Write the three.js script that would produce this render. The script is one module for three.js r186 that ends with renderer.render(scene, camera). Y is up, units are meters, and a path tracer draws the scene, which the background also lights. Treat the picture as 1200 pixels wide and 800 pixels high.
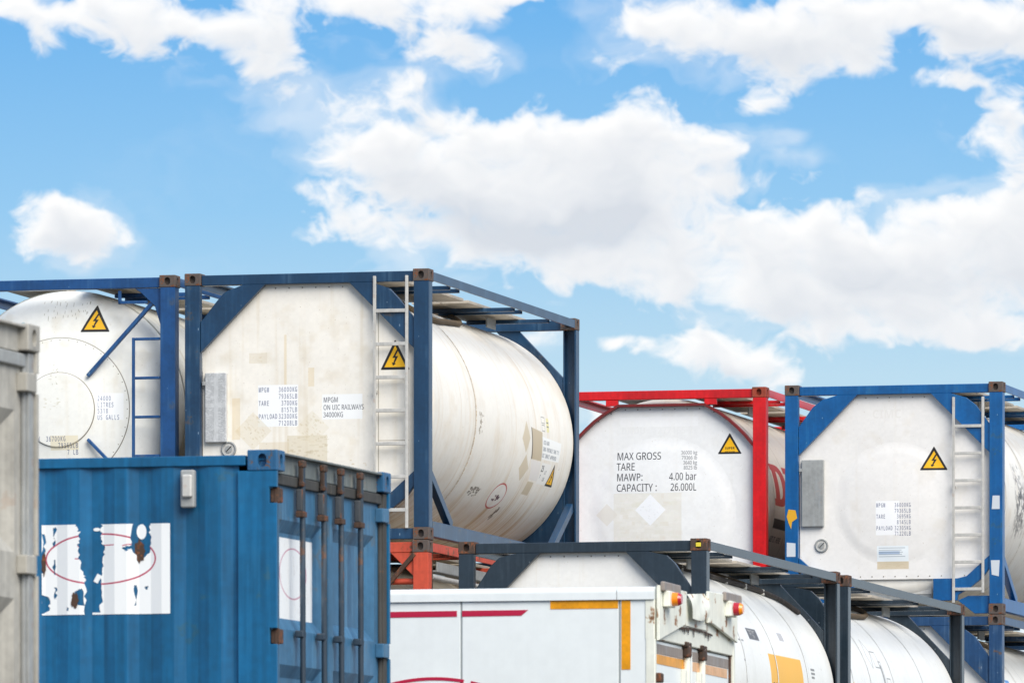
import * as THREE from 'three';
import { RoundedBoxGeometry } from 'three/addons/geometries/RoundedBoxGeometry.js';
import { mergeGeometries } from 'three/addons/utils/BufferGeometryUtils.js';
import { Brush, Evaluator, SUBTRACTION } from 'three-bvh-csg';

// ---------------------------------------------------------------- camera, sky, sun, exposure
// A long lens held level, its picture shifted upwards: 10500 pixels of focal length on a 1200 x 800 frame, horizon 1250 pixels below the top edge.
const FOCAL = 10500, HORIZON = 1250, EYE = 1.05;
const scene = new THREE.Scene();
const camera = new THREE.PerspectiveCamera(2 * Math.atan(HORIZON / FOCAL) * 180 / Math.PI, 1200 / (2 * HORIZON), 1, 20000);
camera.position.set(0, EYE, 0);
camera.lookAt(0, EYE, -100);
camera.setViewOffset(1200, 2 * HORIZON, 0, 0, 1200, 800);
camera.focus = 92;
camera.userData.fStop = camera.getFocalLength() / 1000 / 0.019;
scene.add(camera);
const renderer = new THREE.WebGLRenderer({ antialias: true });
renderer.toneMapping = THREE.LinearToneMapping;
renderer.toneMappingExposure = 1.08;
renderer.shadowMap.enabled = true;

const sun = new THREE.DirectionalLight(new THREE.Color(1, 0.945, 0.86), 4.15);
sun.position.set(58, 6 + 96, -88 + 100);
sun.target.position.set(0, 6, -88);
sun.castShadow = true;
sun.shadow.radius = 85;
sun.shadow.mapSize.set(2048, 2048);
Object.assign(sun.shadow.camera, { left: -60, right: 60, top: 60, bottom: -60, near: 1, far: 320 });
scene.add(sun, sun.target);

// ---- noise
function rng(seed) { let a = seed >>> 0; return () => { a = (a + 0x6d2b79f5) | 0; let t = Math.imul(a ^ (a >>> 15), 1 | a); t = (t + Math.imul(t ^ (t >>> 7), 61 | t)) ^ t; return ((t ^ (t >>> 14)) >>> 0) / 4294967296; }; }
const TABLE = new Float32Array(65536); { const r = rng(7); for (let i = 0; i < 65536; i++) TABLE[i] = r(); }
const hash = (x, y, s) => TABLE[((x * 197 + y * 7919 + s * 3571) ^ (y * 31 + (x << 5))) & 65535];
function vnoise(x, y, s = 0, px = 0, py = 0) {           // value noise, periodic when px, py are given
  let x0 = Math.floor(x), y0 = Math.floor(y); const fx = x - x0, fy = y - y0;
  let x1 = x0 + 1, y1 = y0 + 1;
  if (px) { x0 = ((x0 % px) + px) % px; x1 = ((x1 % px) + px) % px; }
  if (py) { y0 = ((y0 % py) + py) % py; y1 = ((y1 % py) + py) % py; }
  const u = fx * fx * fx * (fx * (fx * 6 - 15) + 10), v = fy * fy * fy * (fy * (fy * 6 - 15) + 10);
  const a = hash(x0, y0, s), b = hash(x1, y0, s), c = hash(x0, y1, s), d = hash(x1, y1, s);
  return a + (b - a) * u + (c - a) * v + (a - b - c + d) * u * v;
}
function fbm(x, y, s, oct, px = 0, py = 0) {
  let sum = 0, amp = 0.5, tot = 0;
  for (let i = 0; i < oct; i++) { sum += amp * vnoise(x, y, s + i * 17, px, py); tot += amp; x = x * 2 + (px ? 0 : 0.37); y = y * 2 + (py ? 0 : 0.71); px *= 2; py *= 2; amp *= 0.5; }
  return sum / tot;
}
function rough(x, y, s, oct) { let sum = 0, amp = 0.5, tot = 0; for (let i = 0; i < oct; i++) { sum += amp * vnoise(x, y, s + i * 17); tot += amp; const t = x * 1.7 + y * 0.95 + 3.1; y = y * 1.75 - x * 0.9 + 8.3; x = t; amp *= 0.6; } return sum / tot; }
function billow(x, y, s, oct) { let sum = 0, amp = 0.5, tot = 0; for (let i = 0; i < oct; i++) { sum += amp * (1 - Math.abs(2 * vnoise(x, y, s + i * 17) - 1) * 1.0); tot += amp; const t = x * 1.7 + y * 0.9 + 5.3; y = y * 1.75 - x * 0.85 + 1.7; x = t; amp *= 0.52; } return sum / tot; }
const sat = (x) => Math.min(1, Math.max(0, x)), step = (a, b, x) => { const t = sat((x - a) / (b - a)); return t * t * (3 - 2 * t); }, mix = (a, b, t) => a + (b - a) * t;

// ---- the sky: one function of direction, in units of the frame's pixels (x to the right, y down)
const CLOUDS = [                                           // centre, half axes, weight
  [50, 4, 90, 18, 1], [160, 18, 90, 34, 1.1], [262, 30, 95, 42, 1.2], [330, 52, 48, 26, 1], [430, 2, 150, 24, 1.1], [545, 4, 50, 20, 0.9], [62, 48, 20, 30, 0.45],
  [500, 46, 38, 18, 0.8], [548, 66, 40, 22, 0.9], [585, 88, 22, 18, 0.7], [325, 118, 46, 24, 0.75], [350, 100, 26, 18, 0.5], [430, 112, 60, 26, 0.6], [470, 96, 36, 20, 0.5], [408, 135, 40, 16, 0.5],
  [440, 172, 74, 34, 1.2], [560, 172, 110, 40, 1.3], [672, 180, 100, 58, 1.5], [640, 140, 36, 20, 0.7], [765, 190, 95, 50, 1.4], [848, 214, 58, 24, 1], [600, 226, 160, 48, 1.4], [500, 205, 80, 34, 1.1], [715, 240, 130, 40, 1.2],
  [395, 258, 46, 26, 0.95], [440, 284, 74, 28, 0.9], [362, 220, 26, 16, 0.4], [560, 285, 130, 36, 1], [690, 300, 140, 36, 1.05], [820, 312, 130, 44, 1.25], [905, 272, 66, 48, 1.2], [968, 320, 90, 52, 1.3],
  [1070, 300, 86, 58, 1.3], [1090, 252, 46, 26, 1], [1130, 268, 70, 42, 1.2], [1185, 290, 70, 58, 1.3], [1010, 380, 90, 26, 1.1], [1080, 360, 90, 34, 1.1], [900, 352, 120, 34, 1.1], [1165, 384, 70, 20, 1], [770, 330, 110, 24, 0.9], [1235, 310, 70, 70, 1.2],
  [660, 2, 90, 14, 0.8], [752, 26, 44, 22, 1], [850, 34, 92, 46, 1.35], [938, 52, 84, 36, 1.2], [1000, 26, 70, 34, 1.1], [1108, 16, 120, 36, 1.1], [1180, 16, 70, 40, 1.1], [1025, 70, 30, 16, 0.6], [722, 58, 40, 28, 0.55],
  [785, 124, 38, 24, 0.5], [890, 112, 48, 26, 0.42], [912, 165, 24, 8, 0.4], [1118, 90, 36, 16, 0.65], [1180, 126, 56, 38, 1.05], [1210, 186, 40, 26, 0.6], [1010, 232, 30, 14, 0.35], [930, 205, 36, 20, 0.45],
  [74, 262, 50, 32, 1.15], [92, 282, 44, 24, 0.9], [40, 288, 30, 18, 0.6], [150, 284, 20, 12, 0.35], [862, 418, 84, 24, 1], [812, 404, 40, 14, 0.8], [915, 436, 46, 16, 0.7], [732, 402, 24, 9, 0.5], [640, 395, 60, 16, 0.3],
];
const UNDER = [[640, 272, 120, 30, 1], [540, 255, 60, 26, 0.6], [720, 262, 60, 24, 0.8], [470, 212, 60, 14, 0.35], [1010, 330, 80, 24, 0.45], [1160, 330, 60, 26, 0.4], [900, 66, 80, 20, 0.5], [240, 52, 80, 18, 0.4], [860, 436, 70, 12, 0.5], [80, 284, 44, 14, 0.4], [900, 372, 110, 16, 0.35], [1130, 44, 90, 14, 0.4], [1180, 148, 40, 14, 0.4]];   // grey undersides
function cloudField(x, y, fine) {
  const oct = fine ? 4 : 2;
  const wx = (fbm(x / 70, y / 56, 3, oct) - 0.5) * 46, wy = (fbm(x / 70, y / 56, 41, oct) - 0.5) * 36;
  const qx = x + wx, qy = y + wy;
  let d = 1;
  for (const [cx, cy, rx, ry, w] of CLOUDS) {
    const ax = (qx - cx) / (rx * 1.05), ay = (qy - cy) / (ry * 1.05);
    if (ax > 1.6 || ax < -1.6 || ay > 1.6 || ay < -1.6) continue;
    const r2 = ax * ax + ay * ay;
    if (r2 < 2.4) d *= 1 - Math.min(0.95, w * 0.8) * Math.exp(-r2 * 1.25);
  }
  d = (1 - d) * 1.5;
  // beyond the frame unseen cumulus goes on, its cover raised for whiter ambient light
  const out = Math.max(step(60, 260, -x), step(60, 260, x - 1200), step(20, 160, -y), step(420, 620, y));
  if (out > 0) { const g = step(0.36, 0.62, fbm(qx / 330 + 9, qy / 210 + 4, 91, oct)) * 1.4; d = mix(d, g, out); }
  return d;
}
const GX0 = -960, GY0 = -1080, GSTEP = 4, GW = 780, GH = 600, GRID = new Float32Array(GW * GH);
for (let j = 0; j < GH; j++) for (let i = 0; i < GW; i++) GRID[j * GW + i] = cloudField(GX0 + i * GSTEP, GY0 + j * GSTEP, true);
function fieldAt(x, y) {
  const a = Math.min(GW - 1.001, Math.max(0, (x - GX0) / GSTEP)), b = Math.min(GH - 1.001, Math.max(0, (y - GY0) / GSTEP)), i = a | 0, j = b | 0, u = a - i, v = b - j, o = j * GW + i;
  return (GRID[o] * (1 - u) + GRID[o + 1] * u) * (1 - v) + (GRID[o + GW] * (1 - u) + GRID[o + GW + 1] * u) * v;
}
function skyColour(x, y, fine) {
  const t = sat((y + 900) / 1900);                         // up the sky to the horizon
  const k = [0, 0.473, 0.605, 0.705, 1], stops = [[0.09, 0.3, 0.72], [0.165, 0.465, 0.86], [0.31, 0.6, 0.89], [0.51, 0.73, 0.88], [0.68, 0.81, 0.88]];
  let i = 0; while (i < 3 && t > k[i + 1]) i++;
  const s = sat((t - k[i]) / (k[i + 1] - k[i]));
  const c = [0, 1, 2].map((j) => mix(stops[i][j], stops[i + 1][j], s));
  const d = fine ? fieldAt(x, y) : cloudField(x, y, false);
  if (!fine) { const k = step(0.1, 1.2, d) * 0.9; for (let j = 0; j < 3; j++) c[j] = mix(c[j], [0.86, 0.885, 0.92][j], k); return c; }
  // optical depth: the broad shapes, broken up by warped noise
  const wx = (fbm(x / 58, y / 46, 260, 3) - 0.5) * 44, wy = (fbm(x / 58 + 7, y / 46 + 3, 290, 3) - 0.5) * 34;
  const grain = (X, Y, n) => (billow((X + wx) / 84, (Y + wy) / 62, 60, n) - 0.66) * 1.3 + (rough((X + wx) / 60, (Y + wy) / 44, 160, n) - 0.5) * 2.3;
  const depth = (D, g) => Math.max(0, D * 1.05 + g * (0.35 + 0.65 * step(0, 0.5, D)) * (1.1 - 0.35 * step(0.8, 1.4, D)) - 0.35);
  const g = grain(x, y, 7), t0 = depth(d, g);
  const wisp = Math.max(0, fbm((x + wx * 2) / 120, (y + wy * 2) / 60, 330, 6) - 0.5) * 2.4 * step(0.02, 0.35, d + 0.12 * fbm(x / 200, y / 160, 350, 2));
  const cover = 1 - Math.exp(-(t0 * t0 * 3.2 + t0 * 0.9 + wisp * 0.6));
  if (cover > 0.002) {
    let sum = 0; for (const [k, w] of [[11, 0.9], [26, 1], [46, 0.9]]) sum += w * depth(fieldAt(x - 0.4 * k, y - 0.92 * k), grain(x - 0.4 * k, y - 0.92 * k, 3));
    const lit = Math.exp(-sum * 0.5) * 0.8 + 0.3 * sat(1 - 0.5 * (t0 - 0.2)) + 0.16 * (g - grain(x - 5, y - 9, 4));
    let under = 0; for (const [cx, cy, rx, ry, w] of UNDER) { const e = ((x + wx - cx) / rx) ** 2 + ((y + wy - cy) / ry) ** 2; if (e < 4) under += w * Math.exp(-e * 1.3); }
    const q = sat(0.2 + lit - 0.62 * Math.min(1, under) * step(0.1, 0.8, t0)), white = [mix(0.69, 1.01, q), mix(0.735, 1.01, q), mix(0.8, 1.01, q)];
    for (let j = 0; j < 3; j++) c[j] = mix(c[j], white[j], cover);
  }
  return c;
}
const SKY_GAIN = 0.93;
{
  const W = 640, H = 320, data = new Float32Array(W * H * 4);
  for (let r = 0; r < H; r++) {
    const el = ((r + 0.5) / H - 0.5) * Math.PI;
    for (let q = 0; q < W; q++) {
      let az = ((q + 0.5) / W - 0.5) * 2 * Math.PI + Math.PI / 2;   // az = 0 looks along -z
      if (az > Math.PI) az -= 2 * Math.PI;
      const e = Math.max(el, 0);
      const c = skyColour(600 + FOCAL * az * 0.9 * (1 - 0.5 * (e / 1.6)), HORIZON - FOCAL * (e < 0.25 ? e : 0.25 + (e - 0.25) * 0.55), false);
      const o = (r * W + q) * 4;
      for (let j = 0; j < 3; j++) data[o + j] = c[j] * SKY_GAIN;
      data[o + 3] = 1;
    }
  }
  const t = new THREE.DataTexture(data, W, H, THREE.RGBAFormat, THREE.FloatType);
  t.mapping = THREE.EquirectangularReflectionMapping; t.magFilter = THREE.LinearFilter; t.colorSpace = THREE.LinearSRGBColorSpace; t.needsUpdate = true;
  scene.background = t; scene.environment = t;
}

// ---------------------------------------------------------------- helpers
const taken = {};
function numbered(n) { const k = taken[n] = (taken[n] ?? -1) + 1; return k ? n + '_' + String(k).padStart(3, '0') : n; }
function shadows(m) { m.castShadow = m.receiveShadow = true; return m; }
function thing(name, label, category, group) {
  const g = new THREE.Group(); g.name = numbered(name); g.userData = { label, category }; if (group) g.userData.group = group; scene.add(g); return g;
}
function part(name, geo, mat, parent, label) {
  const m = shadows(new THREE.Mesh(Array.isArray(geo) ? mergeGeometries(geo.map(plain)) : geo, mat)); m.name = name; parent.add(m); if (label) m.userData.label = label; return m;
}
function structure(name, geo, mat) { const m = shadows(new THREE.Mesh(geo, mat)); m.name = name; m.userData.kind = 'structure'; scene.add(m); return m; }
function plain(g) { const h = g.index ? g.toNonIndexed() : g; for (const k of Object.keys(h.attributes)) if (!['position', 'normal', 'uv'].includes(k)) h.deleteAttribute(k); h.clearGroups?.(); return h; }
function metres(g0, turn = false) {                        // uv in metres, from the side each face looks to
  const g = plain(g0), p = g.attributes.position, uv = new Float32Array(p.count * 2), a = new THREE.Vector3(), b = new THREE.Vector3(), c = new THREE.Vector3();
  if (!g.attributes.normal) g.computeVertexNormals();
  for (let i = 0; i < p.count; i += 3) {
    a.fromBufferAttribute(p, i); b.fromBufferAttribute(p, i + 1).sub(a); c.fromBufferAttribute(p, i + 2).sub(a); b.cross(c);
    const nx = Math.abs(b.x), ny = Math.abs(b.y), nz = Math.abs(b.z);
    for (let k = 0; k < 3; k++) {
      a.fromBufferAttribute(p, i + k);
      const u = nx > ny && nx > nz ? a.z : a.x, v = ny > nx && ny > nz ? a.z : a.y;
      uv[(i + k) * 2] = turn ? v : u; uv[(i + k) * 2 + 1] = turn ? u : v;
    }
  }
  g.setAttribute('uv', new THREE.BufferAttribute(uv, 2));
  return g;
}
function box(w, h, d, x, y, z, r = 0.008) { return metres(new RoundedBoxGeometry(w, h, d, 1, Math.min(r, w / 2.5, h / 2.5, d / 2.5)).translate(x, y, z)); }
function bar(p, q, w, h, r = 0.006) {                      // a box beam from p to q
  const a = new THREE.Vector3(...p), b = new THREE.Vector3(...q), g = new RoundedBoxGeometry(w, a.distanceTo(b), h, 1, Math.min(r, w / 3, h / 3));
  const m = new THREE.Matrix4().makeRotationFromQuaternion(new THREE.Quaternion().setFromUnitVectors(new THREE.Vector3(0, 1, 0), b.clone().sub(a).normalize()));
  m.setPosition(a.add(b).multiplyScalar(0.5)); return metres(g.applyMatrix4(m));
}
function rod(p, q, r, n = 8) {
  const a = new THREE.Vector3(...p), b = new THREE.Vector3(...q), g = new THREE.CylinderGeometry(r, r, a.distanceTo(b), n, 1);
  const m = new THREE.Matrix4().makeRotationFromQuaternion(new THREE.Quaternion().setFromUnitVectors(new THREE.Vector3(0, 1, 0), b.clone().sub(a).normalize()));
  m.setPosition(a.add(b).multiplyScalar(0.5)); return metres(g.applyMatrix4(m));
}
function plate(pts, depth, z, bevel = 0.003) {             // outline in x, y; its front face at z
  const s = new THREE.Shape(pts.map(([x, y]) => new THREE.Vector2(x, y)));
  return metres(new THREE.ExtrudeGeometry(s, { depth: depth - 2 * bevel, bevelEnabled: bevel > 0, bevelSize: bevel, bevelThickness: bevel, bevelSegments: 1, bevelOffset: -bevel, curveSegments: 8 }).translate(0, 0, z - depth + bevel));
}
function tube(pts, r, seg = 40) { return metres(new THREE.TubeGeometry(new THREE.CatmullRomCurve3(pts.map((p) => new THREE.Vector3(...p))), seg, r, 7)); }
function planar(g0, x0, x1, y0, y1) {                      // uv from x, y
  const g = plain(g0), p = g.attributes.position, uv = new Float32Array(p.count * 2);
  for (let i = 0; i < p.count; i++) { uv[2 * i] = (p.getX(i) - x0) / (x1 - x0); uv[2 * i + 1] = (p.getY(i) - y0) / (y1 - y0); }
  g.setAttribute('uv', new THREE.BufferAttribute(uv, 2)); return g;
}
// Puts a thing with its near upper right corner on the sight line through a point of the frame, at the scale (pixels per metre) that it has there, turned by so many degrees.
function place(g, px, py, scale, deg, W, H, L) {
  const t = deg * Math.PI / 180, r = [Math.cos(t), Math.sin(t)], d = [Math.sin(t), -Math.cos(t)];
  g.position.set((px - 600) / scale - r[0] * W / 2 + d[0] * L / 2, EYE + (HORIZON - py) / scale - H, -FOCAL / scale - r[1] * W / 2 + d[1] * L / 2);
  g.rotation.y = -t;
}

// ---------------------------------------------------------------- materials
function canvasOf(w, h, fn) {
  const c = document.createElement('canvas'); c.width = w; c.height = h;
  const ctx = c.getContext('2d'), im = ctx.createImageData(w, h), d = im.data;
  for (let y = 0, o = 0; y < h; y++) for (let x = 0; x < w; x++, o += 4) { const q = fn(x / w, y / h); d[o] = q[0]; d[o + 1] = q[1]; d[o + 2] = q[2]; d[o + 3] = 255; }
  ctx.putImageData(im, 0, 0);
  return [c, ctx];
}
function texture(c, srgb = true) { const t = new THREE.CanvasTexture(c); t.wrapS = t.wrapT = THREE.RepeatWrapping; if (srgb) t.colorSpace = THREE.SRGBColorSpace; t.magFilter = THREE.LinearFilter; return t; }
const blend = (a, b, t) => [mix(a[0], b[0], t), mix(a[1], b[1], t), mix(a[2], b[2], t)];
let seeds = 1;
// Painted steel: mottled, with faint runs down the surface, chalky patches, chips and rust; tile of one metre.
function paint(base, { rust = 0.15, chalk = 0.25, chips = 0.2, runs = 0.3, rough = 0.42, size = 336, chalkColour = [150, 160, 170], rustColour = [104, 62, 38], chipColour = [188, 196, 204], rep = 1, metal = 0, mottle = 1 } = {}) {
  const s = seeds++ * 101;
  const [c] = canvasOf(size, size, (u, v) => {
    const broad = fbm(u * 4, v * 4, s, 4, 4, 4), fine = fbm(u * 32, v * 32, s + 5, 3, 32, 32), run = fbm(u * 48, v * 2, s + 9, 3, 48, 2), patch = fbm(u * 6, v * 6, s + 13, 5, 6, 6);
    let k = 1 + (broad - 0.5) * 0.22 * mottle + (fine - 0.5) * 0.12 * mottle + (run - 0.5) * 0.28 * runs;
    let q = [base[0] * k, base[1] * k, base[2] * k];
    q = blend(q, chalkColour, chalk * step(0.48, 0.8, 0.55 * run + 0.45 * patch));
    q = blend(q, chipColour, step(0.93 - 0.3 * chips, 0.97 - 0.3 * chips, fbm(u * 44, v * 18, s + 21, 2, 44, 18)) * (chips > 0 ? 0.55 : 0));
    const r = step(0.72 - 0.2 * rust, 0.82 - 0.2 * rust, patch * 0.75 + fine * 0.3);
    q = blend(q, [rustColour[0] * (0.6 + fine * 0.8), rustColour[1] * (0.6 + fine * 0.8), rustColour[2] * (0.6 + fine * 0.8)], r * Math.min(1, rust * 4));
    return q;
  });
  const t = texture(c); t.repeat.set(rep, rep);
  return new THREE.MeshStandardMaterial({ map: t, roughness: rough, metalness: metal });
}
const navy = paint([24, 58, 88], { rust: 0.1, chips: 0.05, chalk: 0.2, rough: 0.3 });
const royal = paint([8, 84, 142], { rust: 0.06, chips: 0.04, chalk: 0.15, rough: 0.32 });
const leftBlue = paint([24, 70, 120], { rust: 0.06, chips: 0.06, chalk: 0.2, rough: 0.32 });
const lowBlue = paint([32, 66, 104], { rust: 0.14, chips: 0.06, chalk: 0.3, rough: 0.34 });
const charcoal = paint([36, 48, 58], { rust: 0.02, chips: 0.02, chalk: 0.2, rough: 0.26, chalkColour: [90, 100, 108] });
const red = paint([196, 14, 18], { rust: 0.0, chips: 0, chalk: 0.1, rough: 0.32, chalkColour: [220, 120, 116] });
const orange = paint([192, 74, 48], { rust: 0.25, chips: 0.05, chalk: 0.12, rough: 0.55, chalkColour: [214, 120, 96] });
const casting = paint([84, 74, 68], { rust: 0.75, chips: 0.1, chalk: 0.3, rough: 0.7, chalkColour: [120, 122, 126], rep: 3 });
const castingRed = paint([150, 58, 34], { rust: 0.6, chips: 0.05, chalk: 0.1, rough: 0.65, rep: 3 });
const castingDark = paint([72, 56, 46], { rust: 0.9, chips: 0.05, chalk: 0.25, rough: 0.7, rep: 3, chalkColour: [70, 78, 86] });
const castingBlue = paint([32, 88, 130], { rust: 0.22, chips: 0, chalk: 0.2, rough: 0.5, rep: 3 });
const aluminium = paint([186, 184, 178], { rust: 0.04, chips: 0, chalk: 0.25, rough: 0.45, chalkColour: [212, 212, 208] });
const grating = paint([176, 166, 150], { rust: 0.05, chips: 0, chalk: 0.2, rough: 0.6 });
const steelGrey = paint([150, 152, 150], { rust: 0.05, chips: 0.05, chalk: 0.3, rough: 0.55 });
const hose = paint([96, 80, 58], { rust: 0, chips: 0, chalk: 0.3, rough: 0.8, chalkColour: [132, 112, 84] });
const cable = paint([52, 46, 42], { rust: 0, chips: 0, chalk: 0.2, rough: 0.7 });
const rustSteel = paint([74, 54, 42], { rust: 0.9, chips: 0, chalk: 0.2, rough: 0.85, rep: 2 });
const keeperRust = paint([60, 46, 38], { rust: 0.6, chips: 0, chalk: 0.25, rough: 0.85, rep: 3, rustColour: [92, 56, 36] });
const rubber = paint([62, 62, 60], { rust: 0.1, chips: 0, chalk: 0.35, rough: 0.85, chalkColour: [98, 96, 90] });
const rivetMat = new THREE.MeshStandardMaterial({ color: 0x8a8478, roughness: 0.5, metalness: 0.3 });
const dark = new THREE.MeshStandardMaterial({ color: 0x1c1c1c, roughness: 0.9 });
const darkRed = paint([112, 24, 22], { rust: 0.05, chips: 0, chalk: 0.1, rough: 0.5 });

// ---------------------------------------------------------------- ground and terraces
{
  const [c] = canvasOf(512, 512, (u, v) => { const k = 0.75 + 0.5 * fbm(u * 8, v * 8, 700, 5, 8, 8); return [92 * k, 89 * k, 83 * k]; });
  const t = texture(c), concrete = new THREE.MeshStandardMaterial({ map: t, roughness: 0.95 });
  const g = new THREE.PlaneGeometry(12000, 12000).rotateX(-Math.PI / 2); for (let i = 0, a = g.attributes.uv; i < a.count; i++) a.setXY(i, a.getX(i) * 3000, a.getY(i) * 3000);
  structure('ground', g, concrete);
  structure('upper_terrace', box(160, 3.47, 80, 0, 1.735, -119, 0.02), concrete);
  structure('loading_platform', box(12, 1.6, 16, -5.6, 0.8, -46, 0.02), concrete);
}

// ---------------------------------------------------------------- tank containers
const castingGeo = (() => {
  const ev = new Evaluator(); ev.useGroups = false;
  const B = (g) => { const b = new Brush(g); b.updateMatrixWorld(); return b; };
  const oval = (w, h, len) => { const s = new THREE.Shape(), r = w / 2, k = h / 2 - r; s.absarc(0, k, r, 0, Math.PI); s.absarc(0, -k, r, Math.PI, 2 * Math.PI); return new THREE.ExtrudeGeometry(s, { depth: len, bevelEnabled: false, curveSegments: 6 }).translate(0, 0, -len / 2); };
  let b = B(new RoundedBoxGeometry(0.162, 0.118, 0.178, 1, 0.007));
  const end = oval(0.058, 0.076, 0.055), side = oval(0.05, 0.076, 0.05).rotateY(Math.PI / 2);
  for (const k of [-1, 1]) { b = ev.evaluate(b, B(end.clone().translate(0, 0, k * 0.07)), SUBTRACTION); b = ev.evaluate(b, B(side.clone().translate(k * 0.065, 0, 0)), SUBTRACTION); }
  return metres(b.geometry);
})();
const castingAlongX = metres(castingGeo.clone().rotateY(Math.PI / 2));
function corners(g, hx, H, hz, mat, geo, sx, sz) {
  for (const y of [0.059, H - 0.059]) for (const x of [-1, 1]) for (const z of [-1, 1]) {
    const m = part('corner_casting', geo, typeof mat === 'function' ? mat(x, y, z) : mat, g); m.position.set(x * (hx - sx), y, z * (hz - sz));
  }
}
const S = 370;                                             // pixels per metre of an end panel's texture
function endTexture(W, H, base, s, { stain = 0.3, streak = 0.25 } = {}, draw) {
  const w = Math.round(W * S), h = Math.round(H * S);
  const [c, ctx] = canvasOf(w, h, (u, v) => {
    const x = u * W, y = v * H;
    const broad = fbm(x * 1.3, y * 1.1, s, 4), fine = fbm(x * 30, y * 30, s + 7, 2), run = fbm(x * 16, y * 0.7, s + 3, 4), spot = fbm(x * 5, y * 5, s + 31, 4), speck = vnoise(x * 90, y * 90, s + 37);
    let q = base.map((b) => b * (0.985 + (broad - 0.5) * 0.05 + (fine - 0.5) * 0.03));
    q = blend(q, [188, 166, 128], streak * step(0.56, 0.9, run) * (0.35 + broad) * 0.6);
    q = blend(q, [188, 168, 132], stain * step(0.56, 0.85, spot) * 0.8);
    if (speck > 0.988) q = blend(q, [120, 92, 64], 0.55);
    return q;
  });
  // draw in centimetres, origin at the panel's upper left corner of the frame
  ctx.scale(S / 100, S / 100);
  draw?.(ctx, s);
  return texture(c);
}
function lines(ctx, rows, x, y, w, pitch, size, colour, font = 'monospace', bold = false, k = 0.76) {   // rows: [left, right]
  ctx.fillStyle = colour; ctx.textBaseline = 'top';
  rows.forEach(([l, r], i) => {
    for (const [text, side] of [[l, 0], [r, 1]]) {
      if (!text) continue;
      ctx.save(); ctx.font = (bold ? 'bold ' : '') + size + 'px ' + font;
      if (font === 'monospace') { const adv = size * 0.455; for (let q = 0; q < text.length; q++) { ctx.save(); ctx.translate((side ? x + w - (text.length - q) * adv : x + q * adv), y + i * pitch); ctx.scale(0.62, 1.06); ctx.fillText(text[q], 0, 0); ctx.restore(); } ctx.restore(); continue; }
      const full = ctx.measureText(text).width;
      ctx.translate(side ? x + w - full * k : x, y + i * pitch); ctx.scale(k, 1.12); ctx.fillText(text, 0, 0); ctx.restore();
    }
  });
}
function triangle(ctx, x, y, w, h, word) {
  ctx.save(); ctx.translate(x, y); ctx.lineJoin = 'round';
  ctx.beginPath(); ctx.moveTo(w / 2, 0); ctx.lineTo(w, h); ctx.lineTo(0, h); ctx.closePath(); ctx.fillStyle = '#1c1a18'; ctx.fill(); ctx.strokeStyle = '#1c1a18'; ctx.lineWidth = 1.2; ctx.stroke();
  const e = 0.1; ctx.beginPath(); ctx.moveTo(w / 2, h * 0.16); ctx.lineTo(w * (1 - e), h * 0.93); ctx.lineTo(w * e, h * 0.93); ctx.closePath(); ctx.fillStyle = '#f2b70c'; ctx.fill();
  ctx.fillStyle = '#1c1a18';
  if (word) { ctx.font = 'bold ' + h * 0.17 + 'px sans-serif'; ctx.textAlign = 'center'; word.forEach((t, i) => ctx.fillText(t, w / 2, h * (0.66 + i * 0.2))); } else {
    const p = [[0.57, 0.3], [0.4, 0.6], [0.5, 0.6], [0.43, 0.78], [0.38, 0.76], [0.42, 0.88], [0.53, 0.8], [0.48, 0.79], [0.61, 0.54], [0.51, 0.54], [0.62, 0.32]];
    ctx.beginPath(); p.forEach(([a, b], i) => (i ? ctx.lineTo(a * w, b * h) : ctx.moveTo(a * w, b * h))); ctx.closePath(); ctx.fill();
  }
  ctx.restore();
}
function scraps(ctx, r, x, y, w, h, colour, n, alpha) { ctx.fillStyle = colour; for (let i = 0; i < n; i++) { ctx.globalAlpha = alpha * (0.3 + 0.7 * r()); ctx.fillRect(x + r() * w * 0.94, y + r() * h * 0.95, (0.02 + r() * 0.12) * w, (0.02 + r() * 0.06) * h); } ctx.globalAlpha = 1; }

const R = 1.185, AXIS = 1.32;
const BS = 215;
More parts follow.
